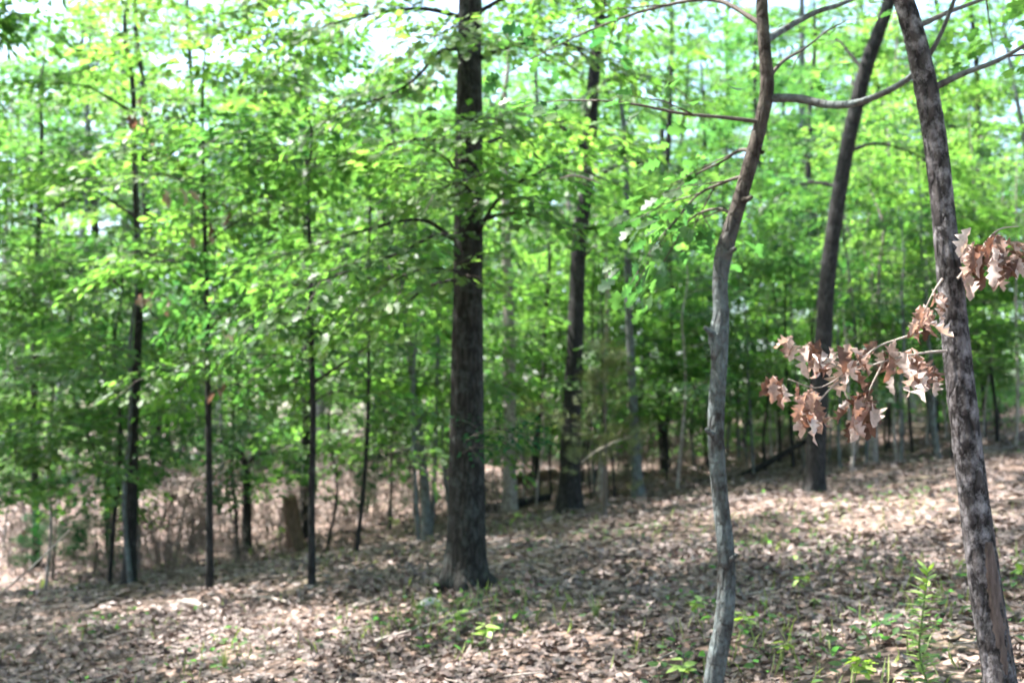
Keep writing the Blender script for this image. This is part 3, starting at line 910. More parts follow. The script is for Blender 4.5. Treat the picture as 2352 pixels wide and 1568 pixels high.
Y = hit(570, 1268)[1]
p = ground_snap(path_px([(570, 1268), (567, 1180), (566, 1100), (562, 1060), (540, 1030), (500, 1012)], Y))
lone("broken_sapling", "broken dark sapling bent over in an arch behind the thin stems", "sapling", p, [r_at(w, Y) for w in (24, 20, 19, 17, 13, 7)], M_DARKBARK, seed=3,
     extra=[(path_px([(565, 1075), (590, 1045), (630, 1045), (680, 1080)], Y, [0, -.2, -.3, -.4]), [r_at(w, Y) for w in (12, 10, 8, 4)])])
Y = hit(680, 1258)[1]
p = ground_snap(path_px([(680, 1262), (674, 1210), (670, 1160), (668, 1138)], Y))
lone("rotten_stump", "short brown rotten stump near the thin stems, left of the oak", "stump", p, [r_at(w, Y) for w in (40, 36, 34, 22)], M_BROWNWOOD, 18, 30, 0.2, 0.5, 4,
     extra=[(path_px([(655, 1140), (662, 1200), (678, 1266)], Y, [-.15, -.25, -.3]), [0.05, 0.055, 0.04])])
Y = hit(1692, 1096)[1]
lone("leaning_log", "dark dead limb propped against the dark slanting trunk's foot", "log", path_px([(1690, 1098), (1750, 1070), (1810, 1035), (1862, 1005)], Y, [0, -.2, -.4, -.6]), [r_at(w, Y) for w in (14, 15, 14, 12)], M_DARKBARK, seed=5)
Y = hit(1190, 1165)[1] + 1.5
a, b_, c = (hit(1115, 1180), hit(1180, 1168), hit(1262, 1150))
lone("fallen_log", "dark fallen log on the ground behind the thick oak", "log", np.array([a + [0, 0, .09], b_ + [0, 0, .10], c + [0, 0, .09]]), [0.11, 0.10, 0.075], M_DARKBARK, seed=6)
a, b_, c = (hit(1140, 1172), hit(1200, 1120), hit(1290, 1098))
lone("fallen_log", "thin mossy fallen log lying between the pale trunk and furrowed tree", "log", np.array([hit(1195, 1112) + [0, 0, .10], hit(1240, 1102) + [0, 0, .11], hit(1275, 1094) + [0, 0, .1]]), [0.13, 0.12, 0.10], M_BROWNWOOD, seed=7)
a = hit(985, 1400)
lone("wood_chunk", "small pale chunk of wood at the left foot of the thick oak", "wood chunk", np.array([a + [-.10, -.05, .03], a + [0, 0, .06], a + [.10, .10, .05]]), [0.025, 0.05, 0.03], M_STONE, 8, 10, 0.15, seed=9)
a = hit(430, 1392)
lone("fallen_branch", "pale stick lying on the leaves below the thin left stems", "stick", np.array([hit(410, 1388) + [0, 0, .04], hit(440, 1395) + [0, 0, .06], hit(475, 1402) + [0, 0, .04]]), [0.03, 0.04, 0.025], M_DEADWOOD, 8, 12, 0.1, seed=10)
lone("fallen_branch", "short orange brown stick near the slim left trunk's foot", "stick", np.array([hit(275, 1372) + [0, 0, .03], hit(300, 1362) + [0, 0, .05], hit(330, 1350) + [0, 0, .03]]), [0.02, 0.022, 0.012], M_BROWNWOOD, 7, 12, 0.1, seed=10)
lone("dead_stick", "long pale dry stick slanting up at the left edge", "stick", np.array([hit(-40, 1400) + [0, 0, .02], at(40, 1330, 10.4), at(95, 1280, 10.9), at(160, 1215, 11.4)]), [0.010, 0.010, 0.008, 0.004], M_DEADWOOD, 7, 24, 0.05, seed=11)
lone("dead_stick", "pale bare twig hanging among the leaves right of the oak", "stick", path_px([(1285, 410), (1315, 403), (1350, 410), (1385, 425)], 8.5, [0, -.1, 0, .1]), [0.004, 0.010, 0.009, 0.003], M_DEADWOOD, 7, 16, 0.05, seed=12)
lone("dead_stick", "thin pale twig slanting up beside the furrowed tree's foot", "stick", path_px([(1335, 1062), (1370, 1035), (1410, 1016), (1450, 1002)], 17.5, [0, -.1, -.2, -.3]), [0.012, 0.011, 0.009, 0.004], M_DEADWOOD, 7, 16, 0.05, seed=13)


# ---- dead leaf sprays: every leaf a part of its own
def dead_leaf_meshes():
    out = []
    for k in range(8):
        rng = np.random.default_rng(60 + k)
        V, T = put_leaves(np.zeros((1, 3)), np.array([[1.0, 0, 0]]), np.array([[0, 0, 1.0]]), np.array([1.0]), OAKLEAF)
        V[:, 2] += (rng.uniform(0.5, 1.6) * (V[:, 1] * 2) ** 2 + rng.uniform(-0.9, 0.5) * (V[:, 0] - .3) ** 2) * 0.75 + rng.normal(0, 0.035, len(V))
        V[:, 2] += 0.05 * np.sin(V[:, 0] * 9 + k)
        out.append(mesh("dead_leaf", V, [T], M_DEAD, True))
    return out


DEAD = dead_leaf_meshes()


def dead_spray(label, twigs, spots, Y, seed, size=(0.095, 0.15)):
    rng = np.random.default_rng(seed)
    base = twigs[0][0]
    root = link("dead_leaf_branch", None, None, tuple(base)); tag(root, label, "dead branch", "brown dead leaf branches")
    for tw in twigs:
        V, Q, T = tube(tw, np.linspace(0.006, 0.002, len(tw)), 6, len(tw) * 4)
        link("twig", mesh("twig", V - base, [Q, T], M_DEADWOOD), root)
    for (x, y, n, sp) in spots:
        for _ in range(int(n * (1.7 if Y < 8 else 1))):
            c = at(x + rng.normal(0, sp), y + rng.normal(0, sp * 0.8), Y + rng.normal(0, 0.09))
            o = link("dead_leaf", DEAD[rng.integers(0, 8)], root, tuple(c - base))
            o.rotation_euler = (rng.normal(0.3, 0.7), rng.uniform(0.5, 1.5), rng.uniform(0, 6.28))
            o.scale = (rng.uniform(*size),) * 3


dead_spray("cluster of brown dead leaves on twigs between the slanting and flaky trunks",
           [path_px([(2175, 805), (2110, 812), (2030, 830), (1960, 850), (1900, 830), (1850, 790)], 5.1, [0, -.05, -.08, -.1, -.1, -.1]),
            path_px([(2120, 762), (2060, 780), (2010, 800), (1950, 850), (1880, 890), (1810, 870)], 5.1, [0, 0, -.05, -.05, -.05, -.05]),
            path_px([(1960, 850), (1900, 900), (1860, 950)], 5.05), path_px([(2030, 830), (2000, 890), (1975, 950)], 5.05)],
           [(1822, 772, 2, 8), (1870, 795, 6, 20), (1800, 868, 4, 15), (1935, 810, 6, 20), (1858, 905, 6, 15), (1860, 945, 5, 16), (1925, 850, 3, 20), (1980, 900, 7, 24), (1990, 940, 5, 20), (2030, 800, 7, 18), (2060, 840, 5, 22), (2110, 825, 5, 18), (2140, 848, 4, 14), (1960, 965, 2, 10)],
           5.05, 71)
dead_spray("dense bunch of brown dead leaves at the right picture edge",
           [path_px([(2200, 640), (2240, 590), (2300, 560), (2370, 560)], 5.0), path_px([(2240, 590), (2290, 530), (2340, 520)], 5.0)],
           [(2245, 562, 6, 13), (2290, 545, 7, 17), (2335, 560, 7, 18), (2290, 585, 6, 18), (2245, 598, 3, 10), (2340, 600, 3, 14), (2222, 632, 1, 6)], 4.95, 72)
dead_spray("small string of brown dead leaves hanging left of the flaky trunk",
           [path_px([(2165, 640), (2145, 670), (2125, 710), (2108, 745)], 5.0)],
           [(2148, 672, 3, 8), (2130, 705, 4, 10), (2112, 738, 3, 8)], 4.98, 73, (0.09, 0.13))
dead_spray("few brown dead leaves caught on the slim left trunk",
           [path_px([(316, 690), (330, 680), (380, 690)], 14.5)], [(322, 682, 5, 8), (385, 675, 3, 14)], 14.5, 74, (0.13, 0.19))
dead_spray("brown dead leaves high among green leaves at upper left",
           [path_px([(470, 500), (430, 460), (400, 430), (320, 260)], 13.2)], [(400, 440, 6, 18), (330, 250, 5, 22), (380, 330, 4, 20), (500, 480, 4, 22), (470, 530, 3, 14)], 13.2, 75, (0.13, 0.19))
dead_spray("brown dead leaves on the pencil thin left stem",
           [path_px([(480, 900), (498, 880), (520, 745)], 13.6)], [(500, 890, 4, 9), (520, 745, 4, 12)], 13.6, 76, (0.12, 0.17))

# ---- cedars
def cedar(name, label, base, h, r, n, seed, mat=M_CEDAR, group=None, lean=(0, 0)):
    rng = np.random.default_rng(seed)
    root = link(name, None, None, tuple(base)); tag(root, label, "cedar", group)
    top = np.array([lean[0], lean[1], h])
    V, Q, T = tube(np.array([[0, 0, -.08], top * 0.5 + [.03, 0, 0], top]), [0.03 * h / 2 + .01, 0.02, 0.004], 8, 14)
    link("trunk", mesh("cedar_trunk", V, [Q, T], M_TWIG), root)
    f = rng.uniform(0.12, 1, n) ** 0.85
    az = rng.uniform(0, 6.28, n)
    rr = r * (1.05 - f) * rng.uniform(0.1, 1, n)
    P = top * f[:, None] + np.stack([rr * np.cos(az), rr * np.sin(az), -0.1 * rr], 1)
    D = np.stack([np.cos(az), np.sin(az), rng.uniform(0.1, 0.9, n)], 1)
    lv, tw = foliage(rng, P, D, NEEDLE, 0.085, per=90, length=0.30, width=0.16, droop=0.03, up_jit=0.6)
    link("crown", crown_mesh("cedar_crown", lv, tw, mat), root)


cedar("cedar_bush", "dark green cedar bush at the left edge of the clearing", hit(120, 1330), 2.0, 0.8, 70, 81)
cedar("cedar_bush", "low dim cedar beside the slim left trunk", hit(215, 1322), 1.1, 0.5, 34, 82)
cedar("cedar_bush", "dark cedar behind the thick oak's left side, below the leaning trunk", hit(895, 1212), 2.6, 0.9, 110, 83)
cedar("cedar_bush", "hazy olive cedar in front of the furrowed tree", hit(1345, 1182) + [0.25, -1.0, 0], 2.9, 0.7, 70, 84, M_OLIVE)


def cedar_sprig(label, pts, Y, n, seed, mat):
    rng = np.random.default_rng(seed)
    path = path_px(pts, Y, [0, -.1, -.2, -.3])
    base = path[0]
    root = link("leafy_sprig", None, None, tuple(base)); tag(root, label, "leafy sprig")
    V, Q, T = tube(path, np.linspace(0.008, 0.002, len(path)), 6, 16)
    link("twig", mesh("twig", V - base, [Q, T], M_TWIG), root)
    P, D = sprays_on(rng, path, 0.4 / n * 4, 0.05, 1.2)
    P = np.repeat(P, 4, 0) + rng.normal(0, 0.06, (len(P) * 4, 3)); D = np.repeat(D, 4, 0) + rng.normal(0, 0.45, (len(D) * 4, 3))
    lv, tw = foliage(rng, P - base, D, LANCE, 0.062, per=16, length=0.26, width=0.16, droop=0.06, up_jit=0.5)
    link("foliage", crown_mesh("sprig_foliage", lv, tw, mat), root)


cedar_sprig("vivid dark green leafy sprig growing across the thick oak's trunk", [(1072, 1010), (1110, 990), (1160, 985), (1215, 1000)], 10.4, 14, 85, M_CEDAR)
cedar_sprig("pale olive leafy sprig left of the furrowed tree", [(1335, 985), (1300, 962), (1265, 940), (1238, 925)], 16.5, 12, 86, M_OLIVE)


# ---- small plants: stem and leaves are parts
def leaf_proto(tpl, mat, name):
    V, T = put_leaves(np.zeros((1, 3)), np.array([[1.0, 0, 0]]), np.array([[0, 0, 1.0]]), np.array([1.0]), tpl)
    return mesh(name, V, [T], mat, True)


LEAF_SEED = [leaf_proto(LOBED, M_HERB, "seedling_leaf"), leaf_proto(OVAL, M_HERB, "seedling_leaf_oval")]
LEAF_LANCE = leaf_proto(LANCE, M_HERB, "herb_leaf")


def seedling(label, base, h, leaves, seed, size=0.09, group="small green seedlings on the forest floor"):
    rng = np.random.default_rng(seed)
    root = link("seedling", None, None, tuple(base)); tag(root, label, "seedling", group)
    lean = rng.normal(0, 0.12, 2) * h
    path = np.array([[0, 0, -0.02], [lean[0] * .4, lean[1] * .4, h * .5], [lean[0], lean[1], h]])
    V, Q, T = tube(path, [0.005, 0.004, 0.002], 5, 8)
    link("stem", mesh("seedling_stem", V, [Q, T], M_STEM), root)
    me = LEAF_SEED[seed % 2]
    for i in range(leaves):
        f = rng.uniform(0.55, 1.0)
        c = path[1] * (1 - f) * 2 * .5 + path[2] * f
        o = link("leaf", me, root, (c[0], c[1], h * f))
        o.rotation_euler = (rng.normal(0, .25), rng.normal(0.1, 0.25), i * 2.4 + rng.normal(0, .3))
        o.scale = (size * rng.uniform(0.8, 1.3),) * 3


for i, (x, y, h, n, s, lab) in enumerate([
    (1052, 1480, 0.22, 9, 0.085, "bright lime seedling in front of the thick oak, left of two"),
    (1118, 1492, 0.16, 9, 0.080, "bright lime seedling in front of the thick oak, right of two"),
    (1836, 1368, 0.12, 7, 0.06, "tiny pale green seedling between the crooked and flaky trunks, taller"),
    (1868, 1398, 0.07, 5, 0.05, "tiny seedling just below the taller one between the crooked and flaky trunks"),
    (1826, 1300, 0.09, 5, 0.055, "tiny seedling farther back between the crooked and flaky trunks"),
    (1715, 1475, 0.16, 8, 0.065, "green seedling right beside the crooked trunk"),
    (1595, 1420, 0.14, 8, 0.06, "green seedling left of the crooked trunk, farther back"),
    (1556, 1575, 0.14, 9, 0.07, "green seedling at the bottom edge left of the crooked trunk"),
    (1938, 1590, 0.13, 10, 0.07, "green seedling at the bottom edge between the crooked and flaky trunks"),
    (1798, 1530, 0.12, 7, 0.06, "low green seedling on leaves near the crooked trunk's foot"),
    (640, 1260, 0.35, 8, 0.10, "yellow green seedling by the rotten stump"),
    (905, 1222, 0.22, 9, 0.11, "light green low plant on the leaves left of the thick oak"),
    (1190, 1215, 0.22, 8, 0.10, "green seedling behind the thick oak, beside the furrowed tree"),
    (2330, 1345, 0.14, 7, 0.06, "small green seedling at the right edge behind the flaky trunk"),
]):
    h *= 1.25; s *= 1.3
    seedling(lab, hit(x, min(y, 1566)) if y <= 1566 else hit(x, 1566) + [0, -.15, 0], h, n, 100 + i, s)


def tall_herb():
    rng = np.random.default_rng(90)
    base = hit(2112, 1566) + np.array([0, -0.15, 0]); base[2] = ground_h(base[0], base[1])
    Y = base[1]
    root = link("tall_herb", None, None, tuple(base)); tag(root, "upright lime green herb with narrow whorled leaves beside the flaky trunk", "herb")
    path = np.array([base, at(2112, 1500, Y), at(2118, 1420, Y), at(2132, 1312, Y)]) - base
    path[0, 2] = -0.02
    V, Q, T = tube(path, [0.006, 0.0055, 0.005, 0.003], 6, 20)
    link("stem", mesh("herb_stem", V, [Q, T], M_STEM), root)
    q = catmull(path, 100)
    k = 0
    for i in range(8, 100, 3):
        f = i / 99
        for j in range(3):
            az = k * 2.399 + rng.normal(0, .25); k += 1
            o = link("leaf", LEAF_LANCE, root, tuple(q[i]))
            o.rotation_euler = (0, rng.normal(-0.25 - 0.75 * max(0, f - 0.82) / 0.18, 0.15), az)
            o.scale = (rng.uniform(0.08, 0.115) * (1.0 if f < .85 else 0.85),) * 3


tall_herb()


def grass_tuft(label, base, h, n, seed):
    rng = np.random.default_rng(seed)
    az = rng.uniform(0, 6.28, n); sp = rng.uniform(0.1, 0.5, n)
    V, Q = [], []
    for i in range(n):
        d = np.array([math.cos(az[i]), math.sin(az[i]), 0]); s = np.array([-d[1], d[0], 0]) * 0.006
        L = h * rng.uniform(0.6, 1.1)
        for t in (0, 0.4, 0.75, 1.0):
            c = d * sp[i] * L * t ** 1.6 + np.array([0, 0, L * t * (1 - 0.25 * sp[i] * t)]) + rng.normal(0, 0.003, 3)
            w = 1 - t * 0.85
            V += [c - s * w, c + s * w]
        o = i * 8
        Q += [(o + 2 * k, o + 2 * k + 1, o + 2 * k + 3, o + 2 * k + 2) for k in range(3)]
    ob = link("grass_tuft", mesh("grass_tuft", np.array(V), [np.array(Q)], M_GRASS), None, tuple(base))
    tag(ob, label, "grass tuft", "grass tufts among the leaves")


grass_tuft("wispy grass tuft right of the thick oak's foot", hit(1368, 1430), 0.26, 26, 91)
grass_tuft("wispy pale grass tuft at the bottom below the thin left stems", hit(515, 1545), 0.22, 26, 92)
grass_tuft("yellowish grass tuft beside the bent broken sapling", hit(575, 1282), 0.35, 24, 93)
grass_tuft("grass tuft by the cedar bush at the far left", hit(98, 1355), 0.28, 24, 94)
grass_tuft("yellowish grass tuft between the two slim left trunks", hit(405, 1300), 0.45, 24, 95)
grass_tuft("pale grass blades on the leaves in front of the thick oak", hit(960, 1420), 0.22, 24, 96)

def build_grass():
    rng = np.random.default_rng(97)
    V, T = [], []
    P, D, U, S = [], [], [], []
    for px, py, k, sp in ((1010, 1400, 150, .35), (1120, 1390, 130, .3), (930, 1440, 120, .4), (1130, 1470, 100, .35), (1740, 1230, 150, .6), (1900, 1260, 170, .6), (1560, 1215, 100, .5), (1980, 1340, 140, .4),
                          (2060, 1180, 100, .5), (1700, 1440, 80, .3), (1800, 1480, 90, .35), (2200, 1400, 90, .3), (2330, 1300, 100, .4), (300, 1440, 110, .5), (480, 1520, 110, .4), (800, 1300, 80, .5), (1230, 1210, 90, .6),
                          (640, 1290, 90, .5), (420, 1310, 80, .5), (160, 1350, 110, .6), (1640, 1540, 80, .25), (1980, 1545, 90, .3)):
        c = hit(px, py)
        k = int(k * 0.5); sp *= 1.15
        x = c[0] + rng.normal(0, sp, k); y = c[1] + rng.normal(0, sp * 1.2, k)
        P.append(np.stack([x, y, ground_h(x, y)], 1))
        az = rng.uniform(0, 6.28, k)
        D.append(np.stack([np.cos(az) * .5, np.sin(az) * .5, rng.uniform(0.5, 1.4, k)], 1))
        U.append(np.stack([np.cos(az), np.sin(az), 0 * az], 1)); S.append(rng.uniform(0.05, 0.19, k))
    blade = leaf_half([(0.3, 0.035), (0.7, 0.028)], [0, 0.5, 1.0])
    V, T = put_leaves(np.vstack(P), np.vstack(D), np.vstack(U), np.concatenate(S), blade, rng, 0.3)
    o = link("grass", mesh("grass", V, [T], M_GRASS))
    tag(o, "thin green grass sprouting in patches through the fallen leaves", "grass", None, "stuff")


build_grass()


def brush_meshes():
    out = []
    for k in range(3):
        rng = np.random.default_rng(110 + k)
        parts = []
        for i in range(16):
            az = rng.uniform(0, 6.28); h = rng.uniform(0.5, 1.5); ln = rng.uniform(0.1, 0.6)
            b = rng.normal(0, .14, 2)
            pts = np.array([[b[0], b[1], -.05], [b[0] + math.cos(az) * ln * .3 * h, b[1] + math.sin(az) * ln * .3 * h, h * .5], [b[0] + math.cos(az) * ln * h, b[1] + math.sin(az) * ln * h, h]]) + rng.normal(0, .03, (3, 3))
            parts.append(tube(pts, [0.010, 0.007, 0.003], 4, 7))
            for j in range(3):
                f = rng.uniform(.3, .9); c = pts[0] * (1 - f) + pts[2] * f; a2 = rng.uniform(0, 6.28); l2 = rng.uniform(.15, .45)
                parts.append(tube(np.array([c, c + [math.cos(a2) * l2 * .5, math.sin(a2) * l2 * .5, l2 * .35], c + [math.cos(a2) * l2, math.sin(a2) * l2, l2 * .5]]), [0.005, 0.004, 0.002], 3, 4))
        V, Q, T = join(parts)
        P = V[rng.integers(0, len(V), 40)]; P = P[P[:, 2] > .2]
        n = len(P); az = rng.uniform(0, 6.28, n)
        LV, LT = put_leaves(P, np.stack([np.cos(az), np.sin(az), rng.normal(-.4, .4, n)], 1), np.stack([rng.normal(0, .5, n), rng.normal(0, .5, n), np.ones(n)], 1), rng.uniform(.06, .11, n), OVAL, rng, .5)
        out.append((mesh("brush_stems", V, [Q, T], M_BRUSH), mesh("brush_leaves", LV, [LT], M_LITTER)))
    return out


M_BRUSH = plain_material("brush_twig", (0.07, 0.055, 0.045), (0.20, 0.165, 0.14), 20)
BRUSH = brush_meshes()
for i, (px, py, sc_, where) in enumerate([(40, 1300, 1.1, "at the far left edge"), (165, 1290, 1.0, "behind the left cedar bush"), (230, 1310, .8, "touching the slim straight trunk"), (380, 1285, 1.0, "between the slim trunk and pencil thin stem"),
                                   (440, 1240, 1.2, "well behind the pencil thin stem"), (530, 1270, .9, "just beside the bent broken sapling"), (620, 1235, 1.1, "behind the rotten stump"), (780, 1225, 1.0, "between the greenish stem and the leaning grey trunk"),
                                   (850, 1190, 1.2, "under the dark cedar left of the oak"), (1130, 1185, .9, "at the fallen log behind the oak")]):
    b = hit(px, py)
    root = link("dead_brush", None, None, tuple(b)); root.rotation_euler = (0, 0, i * 1.7); root.scale = (sc_,) * 3
    tag(root, "tangle of grey brown twigs " + where, "brush", "tangled brush")
    link("stems", BRUSH[i % 3][0], root); link("dry_leaves", BRUSH[i % 3][1], root)

# ------------------------------------------------------------------ the wood behind: shared shapes, each tree an object of its own
def proto(kind, seed):
    rng = np.random.default_rng(seed)
    P, D, limbs = [], [], []
    if kind == 'canopy':
        h = rng.uniform(13, 17); r0 = rng.uniform(0.10, 0.19); first = rng.uniform(2.2, 4.0); reach = rng.uniform(2.6, 3.4); nl = 33
    elif kind == 'under':
        h = rng.uniform(5.0, 7.5); r0 = rng.uniform(0.022, 0.04); first = rng.uniform(1.1, 1.6); reach = rng.uniform(1.5, 2.1); nl = 22
    elif kind == 'shrub':
        h = rng.uniform(1.8, 2.8); r0 = rng.uniform(0.012, 0.022); first = 0.25; reach = rng.uniform(0.8, 1.1); nl = 20
    else:
        h = rng.uniform(3.5, 6.0); r0 = rng.uniform(0.015, 0.035); first = 1.6; reach = 0.7; nl = 6
    k = 7
    z = np.linspace(0, h, k)
    w = np.cumsum(rng.normal(0, h * 0.012, (k, 2)), 0); w[0] = 0
    path = np.stack([w[:, 0], w[:, 1], z], 1); path[0, 2] = -0.25
    rad = r0 * (1 - z / h) ** 0.7 + 0.006
    parts = [tube(path, rad, 10 if kind == 'canopy' else 7, 26, rough=0.05, flare=0.3, flare_h=0.25, seed=seed)]
    q = catmull(path, 60)
    for i in range(nl):
        f = (first + (h * 0.97 - first) * (i + rng.uniform(0, 1)) / nl) / h
        c = q[min(59, int(f * 59))]
        prof = math.sin(math.pi * min(0.98, 0.22 + 0.74 * (f * h - first) / (h - first))) ** 0.7
        L = reach * prof * rng.uniform(0.65, 1.15)
        lp = limb_path(rng, c, rng.uniform(0, 6.28), L, rng.uniform(0.1, 0.55), 0.2, 4, 0.12)
        parts.append(tube(lp, np.linspace(max(0.006, r0 * 0.28 * (1 - f * .6)), 0.003, 4), 4, 7))
        if kind != 'bare' or rng.random() < 0.7:
            p, d = sprays_on(rng, lp, 0.24 if kind == 'canopy' else 0.19, 0.2, 1.0)
            P.append(p); D.append(d)
    V, Q, T = join(parts)
    tm = {}
    for nm, m in (("dark", M_DARKBARK), ("grey", M_GREY), ("pale", M_PALE)):
        tm[nm] = mesh("wood_trunk", V, [Q, T], m)
    per, size, tpl = {'canopy': (32, 0.14, OVAL), 'under': (27, 0.115, OVAL if seed % 2 else LOBED), 'bare': (7, 0.10, OVAL), 'shrub': (22, 0.10, OVAL)}[kind]
    lv, tw = foliage(rng, np.vstack(P), np.vstack(D), tpl, size, per=per, length=0.8 if kind == 'canopy' else 0.6, width=0.45 if kind == 'canopy' else 0.36)
    cm = crown_mesh("wood_crown", lv, tw, M_LEAF if seed % 3 else M_LEAF2)
    return tm, cm


PROTO = {'canopy': [proto('canopy', 200 + i) for i in range(5)], 'under': [proto('under', 220 + i) for i in range(6)], 'bare': [proto('bare', 240 + i) for i in range(4)], 'shrub': [proto('shrub', 261 + i) for i in range(4)]}
def shade_tree(seed):  # added tree, clumped crown shaped to throw patchy shade from out of view
    rng = np.random.default_rng(seed)
    path = np.array([[0, 0, -.25], [.1, .05, 3], [0, .15, 6.5], [.1, 0, 10], [.1, .1, 13.5]])
    parts = [tube(path, [.19, .16, .13, .08, .01], 10, 30, rough=.04, flare=.5, flare_h=.3, seed=seed)]
    P, D = canopy_sprays(rng, np.array([0, 0, 6.0]), 7.5, 4.6, 760)
    for i in range(0, len(P), 19):
        c = path[2] + (path[4] - path[2]) * rng.uniform(0, .7)
        parts.append(tube(np.array([c, (c + P[i]) / 2 + [0, 0, .2], P[i]]), [.05, .035, .012], 5, 8))
    V, Q, T = join(parts)
    lv, tw = foliage(rng, P, D, OVAL, 0.13, per=26)
    tm = {nm: mesh("wood_trunk", V, [Q, T], m) for nm, m in (("dark", M_DARKBARK), ("grey", M_GREY), ("pale", M_PALE))}
    return tm, crown_mesh("wood_crown", lv, tw, M_LEAF)


PROTO['shade_tree'] = [shade_tree(280), shade_tree(281)]
PROTO['brush'] = [({"dark": a, "grey": a, "pale": a}, b) for a, b in BRUSH]
LABEL = {'shade_tree': "leafy tree added for shade beside the clearing, beyond the picture edge", 'brush': "tangle of grey brown twigs", 'canopy': "tall leafy tree standing in the dense wood behind", 'under': "leafy understory sapling in the wood behind the near trunks", 'bare': "thin nearly bare stem in the dim undergrowth behind", 'shrub': "leafy low shrub in the undergrowth behind"}
NAME = {'shade_tree': "woodland_tree", 'brush': "dead_brush", 'canopy': "woodland_tree", 'under': "understory_tree", 'bare': "thin_sapling", 'shrub': "understory_shrub"}
GROUP = {'shade_tree': "trees around the clearing outside the picture", 'brush': "tangled brush", 'canopy': "tall trees of the wood behind", 'under': "leafy understory saplings", 'bare': "thin stems in the undergrowth", 'shrub': "low shrubs in the undergrowth"}
RW = np.random.default_rng(300)


WOOD = []
UNSEEN = {'canopy': (24, 76), 'under': (40, 42, 44, 46, 48, 54, 60, 63, 65, 67, 69, 75), 'bare': (24, 25, 31, 33, 46, 47, 48, 49, 50, 51, 52, 53, 56, 58, 61, 62, 64, 66, 67, 71, 75, 77, 80, 84, 85), 'shrub': (0, 1, 2, 7, 15, 16, 21, 25, 29, 31, 33, 38, 41, 43, 46, 55, 56), 'brush': (0, 2, 13, 17, 33, 49)}      # spots wholly hidden behind nearer growth
NUM = {'canopy': 0, 'under': 0, 'bare': 0, 'shrub': 0, 'brush': 0, 'shade_tree': 0}


def plant(kind, x, y, scale=1.0, which=None):
    tm, cm = PROTO[kind][RW.integers(0, len(PROTO[kind])) if which is None else which]
    rot = (RW.normal(0, 0.03), RW.normal(0, 0.03), RW.uniform(0, 6.28))
    bark = str(RW.choice(["dark", "dark", "grey", "pale"]))
    NUM[kind] += 1
    if NUM[kind] - 1 in UNSEEN.get(kind, ()):
        return
    root = link(NAME[kind], None, None, (x, y, float(ground_h(x, y))))
    root.rotation_euler = rot
    root.scale = (scale,) * 3
    tag(root, LABEL[kind], {"bare": "sapling", "shrub": "shrub", "brush": "brush"}.get(kind, "tree"), GROUP[kind])
    WOOD.append((kind, bark, 1176 + FPX * x / y if y > 1 else -9999, y, root))
    link("stems" if kind == 'brush' else "trunk", tm[bark], root)
    link("dry_leaves" if kind == 'brush' else "crown", cm, root)


taken = []


def scatter(kind, n, d0, d1, half, gap, ok=None, scale=(0.85, 1.2)):
    tries = 0
    k = 0
    while k < n and tries < n * 60:
        tries += 1
        a = math.radians(RW.uniform(-half, half))
        d = math.sqrt(RW.uniform(d0 ** 2, d1 ** 2))
        x, y = d * math.sin(a), d * math.cos(a)
        px = 1176 + FPX * x / y
        if ok and not ok(px, y): continue
        if any((x - tx) ** 2 + (y - ty) ** 2 < gap ** 2 for tx, ty in taken): continue
        taken.append((x, y)); k += 1
        plant(kind, x, y, RW.uniform(*scale))


def clear_view(px, y):
    """keep the named trunks and the open floor in view"""
    if y < 22 and px > 1150: return False
    if y < 25 and abs(px - 1172) < 110: return False
    if px < 1020 and y > 21.5: return False
    if y < 17 or (y < 20.5 and 430 < px < 780): return False
    return not (y < 21 and any(abs(px - c) < 130 for c in (1310, 1880)))


scatter('canopy', 16, 26, 48, 25.5, 3.0, lambda px, y: px > 950 or y > 38)
scatter('canopy', 36, 48, 80, 25, 3.6, scale=(1.25, 1.75))
scatter('under', 40, 16, 30, 25.5, 1.5, clear_view)
scatter('under', 38, 30, 52, 25.5, 2.0, lambda px, y: px > 1020 or y > 38)
scatter('bare', 46, 21, 31, 24.6, 0.5, lambda px, y: px > 1200)
scatter('shrub', 44, 30, 46, 25, 1.0, lambda px, y: px > 1150, (0.8, 1.3))
scatter('shrub', 14, 33, 44, 25, 1.0, lambda px, y: px < 1150)
scatter('canopy', 22, 40, 64, 25, 3.0, lambda px, y: px < 1000, (1.1, 1.5))
scatter('bare', 40, 24, 44, 24.6, 0.5)
scatter('brush', 36, 20, 34, 25, 0.8, lambda px, y: px < 1120, (0.9, 1.5))
scatter('brush', 14, 24, 34, 25, 0.8, lambda px, y: px > 1120, (0.8, 1.3))
scatter('canopy', 10, 46, 78, 27, 3.0, lambda px, y: px > 1750, (1.0, 1.4))


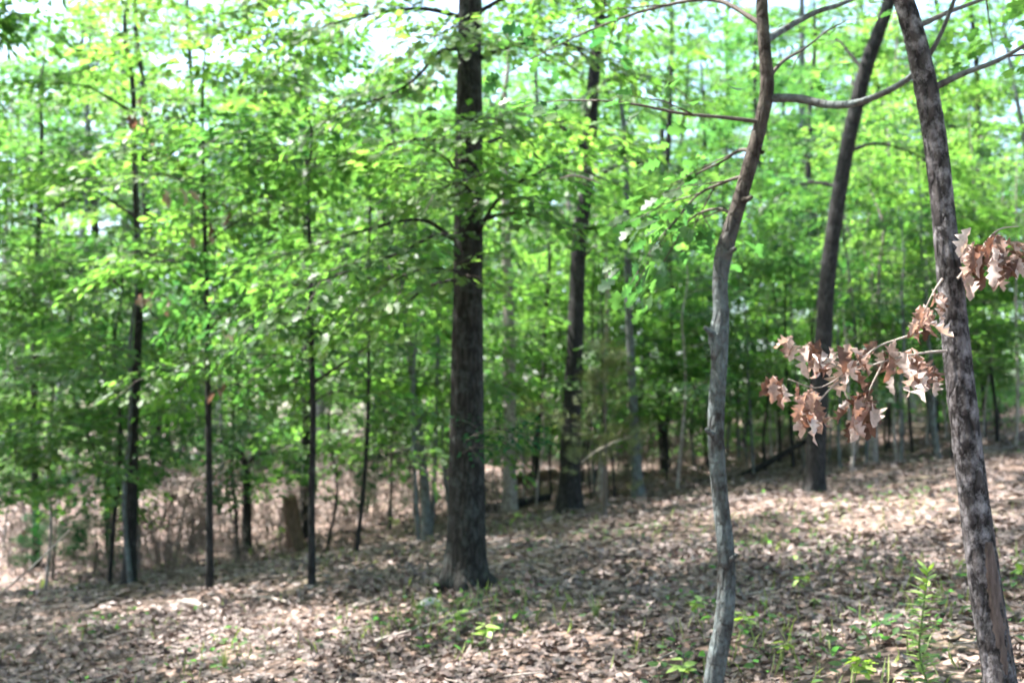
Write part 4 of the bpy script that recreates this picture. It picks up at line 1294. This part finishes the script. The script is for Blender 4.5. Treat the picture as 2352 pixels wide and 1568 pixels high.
def far_woods():
    rng = np.random.default_rng(400)
    n = 5200
    a = np.radians(rng.uniform(-48, 48, n)); d = rng.uniform(86, 118, n)
    x, y = d * np.sin(a), d * np.cos(a)
    P = np.stack([x, y, ground_h(x, y) + rng.beta(1.0, 1.25, n) * 30], 1)
    az = rng.uniform(0, 6.28, n)
    lv, tw = foliage(rng, P, np.stack([np.cos(az), np.sin(az), rng.normal(0, .2, n)], 1), KITE, 0.42, per=34, length=2.6, width=1.5, droop=0.3)
    o = link("far_woods", crown_mesh("far_woods", lv, tw, M_LEAF2))
    tag(o, "far green mass of woods closing the view behind all trunks", "woods", None, "stuff")


far_woods()
# trees added left, right and behind the camera so their crowns shade the clearing
for x, y in ((-9, 3), (-12, 11), (-5.5, -4), (2, -6), (8, 1), (10.5, 10), (-13, -3), (-15, 7), (-12, 18.5), (13, 17), (-10.5, 5.4), (-1.0, -3.0)):
    plant('shade_tree', x, y, 1.0)


ORD = "first second third fourth fifth sixth seventh eighth ninth tenth eleventh twelfth thirteenth fourteenth fifteenth sixteenth seventeenth eighteenth nineteenth twentieth".split()
MARKS = [(0, "picture's left edge"), (306, "slim straight trunk"), (480, "pencil thin stem"), (716, "thin greenish stem"), (1074, "thick oak"), (1322, "furrowed tree"),
         (1652, "crooked trunk"), (1888, "slanting trunk"), (2210, "flaky trunk"), (2352, "picture's right edge")]
SAY = {'brush': "twiggy brush tangle", 'canopy': "tall leafy tree", 'under': "leafy understory sapling", 'bare': "thin bare stem", 'shrub': "low leafy shrub"}
count = {}
for kind, bark, px, y, root in sorted(WOOD, key=lambda w: w[3]):
    if not 0 <= px <= 2352:
        root["label"] = "leafy tree beside the clearing, mostly beyond the picture edge"  # shared by the added shade trees and wood trees past the edge
        root["group"] = "trees around the clearing outside the picture"
        continue
    i = max(j for j, (c, _) in enumerate(MARKS[:-1]) if px >= c)
    if kind == 'brush': bark = 'grey'
    k = count[(kind, bark, i)] = count.get((kind, bark, i), 0) + 1
    root["label"] = f"{ORD[k - 1]} {bark}-barked {SAY[kind]} counting backwards, between {MARKS[i][1]} and {MARKS[i + 1][1]}"
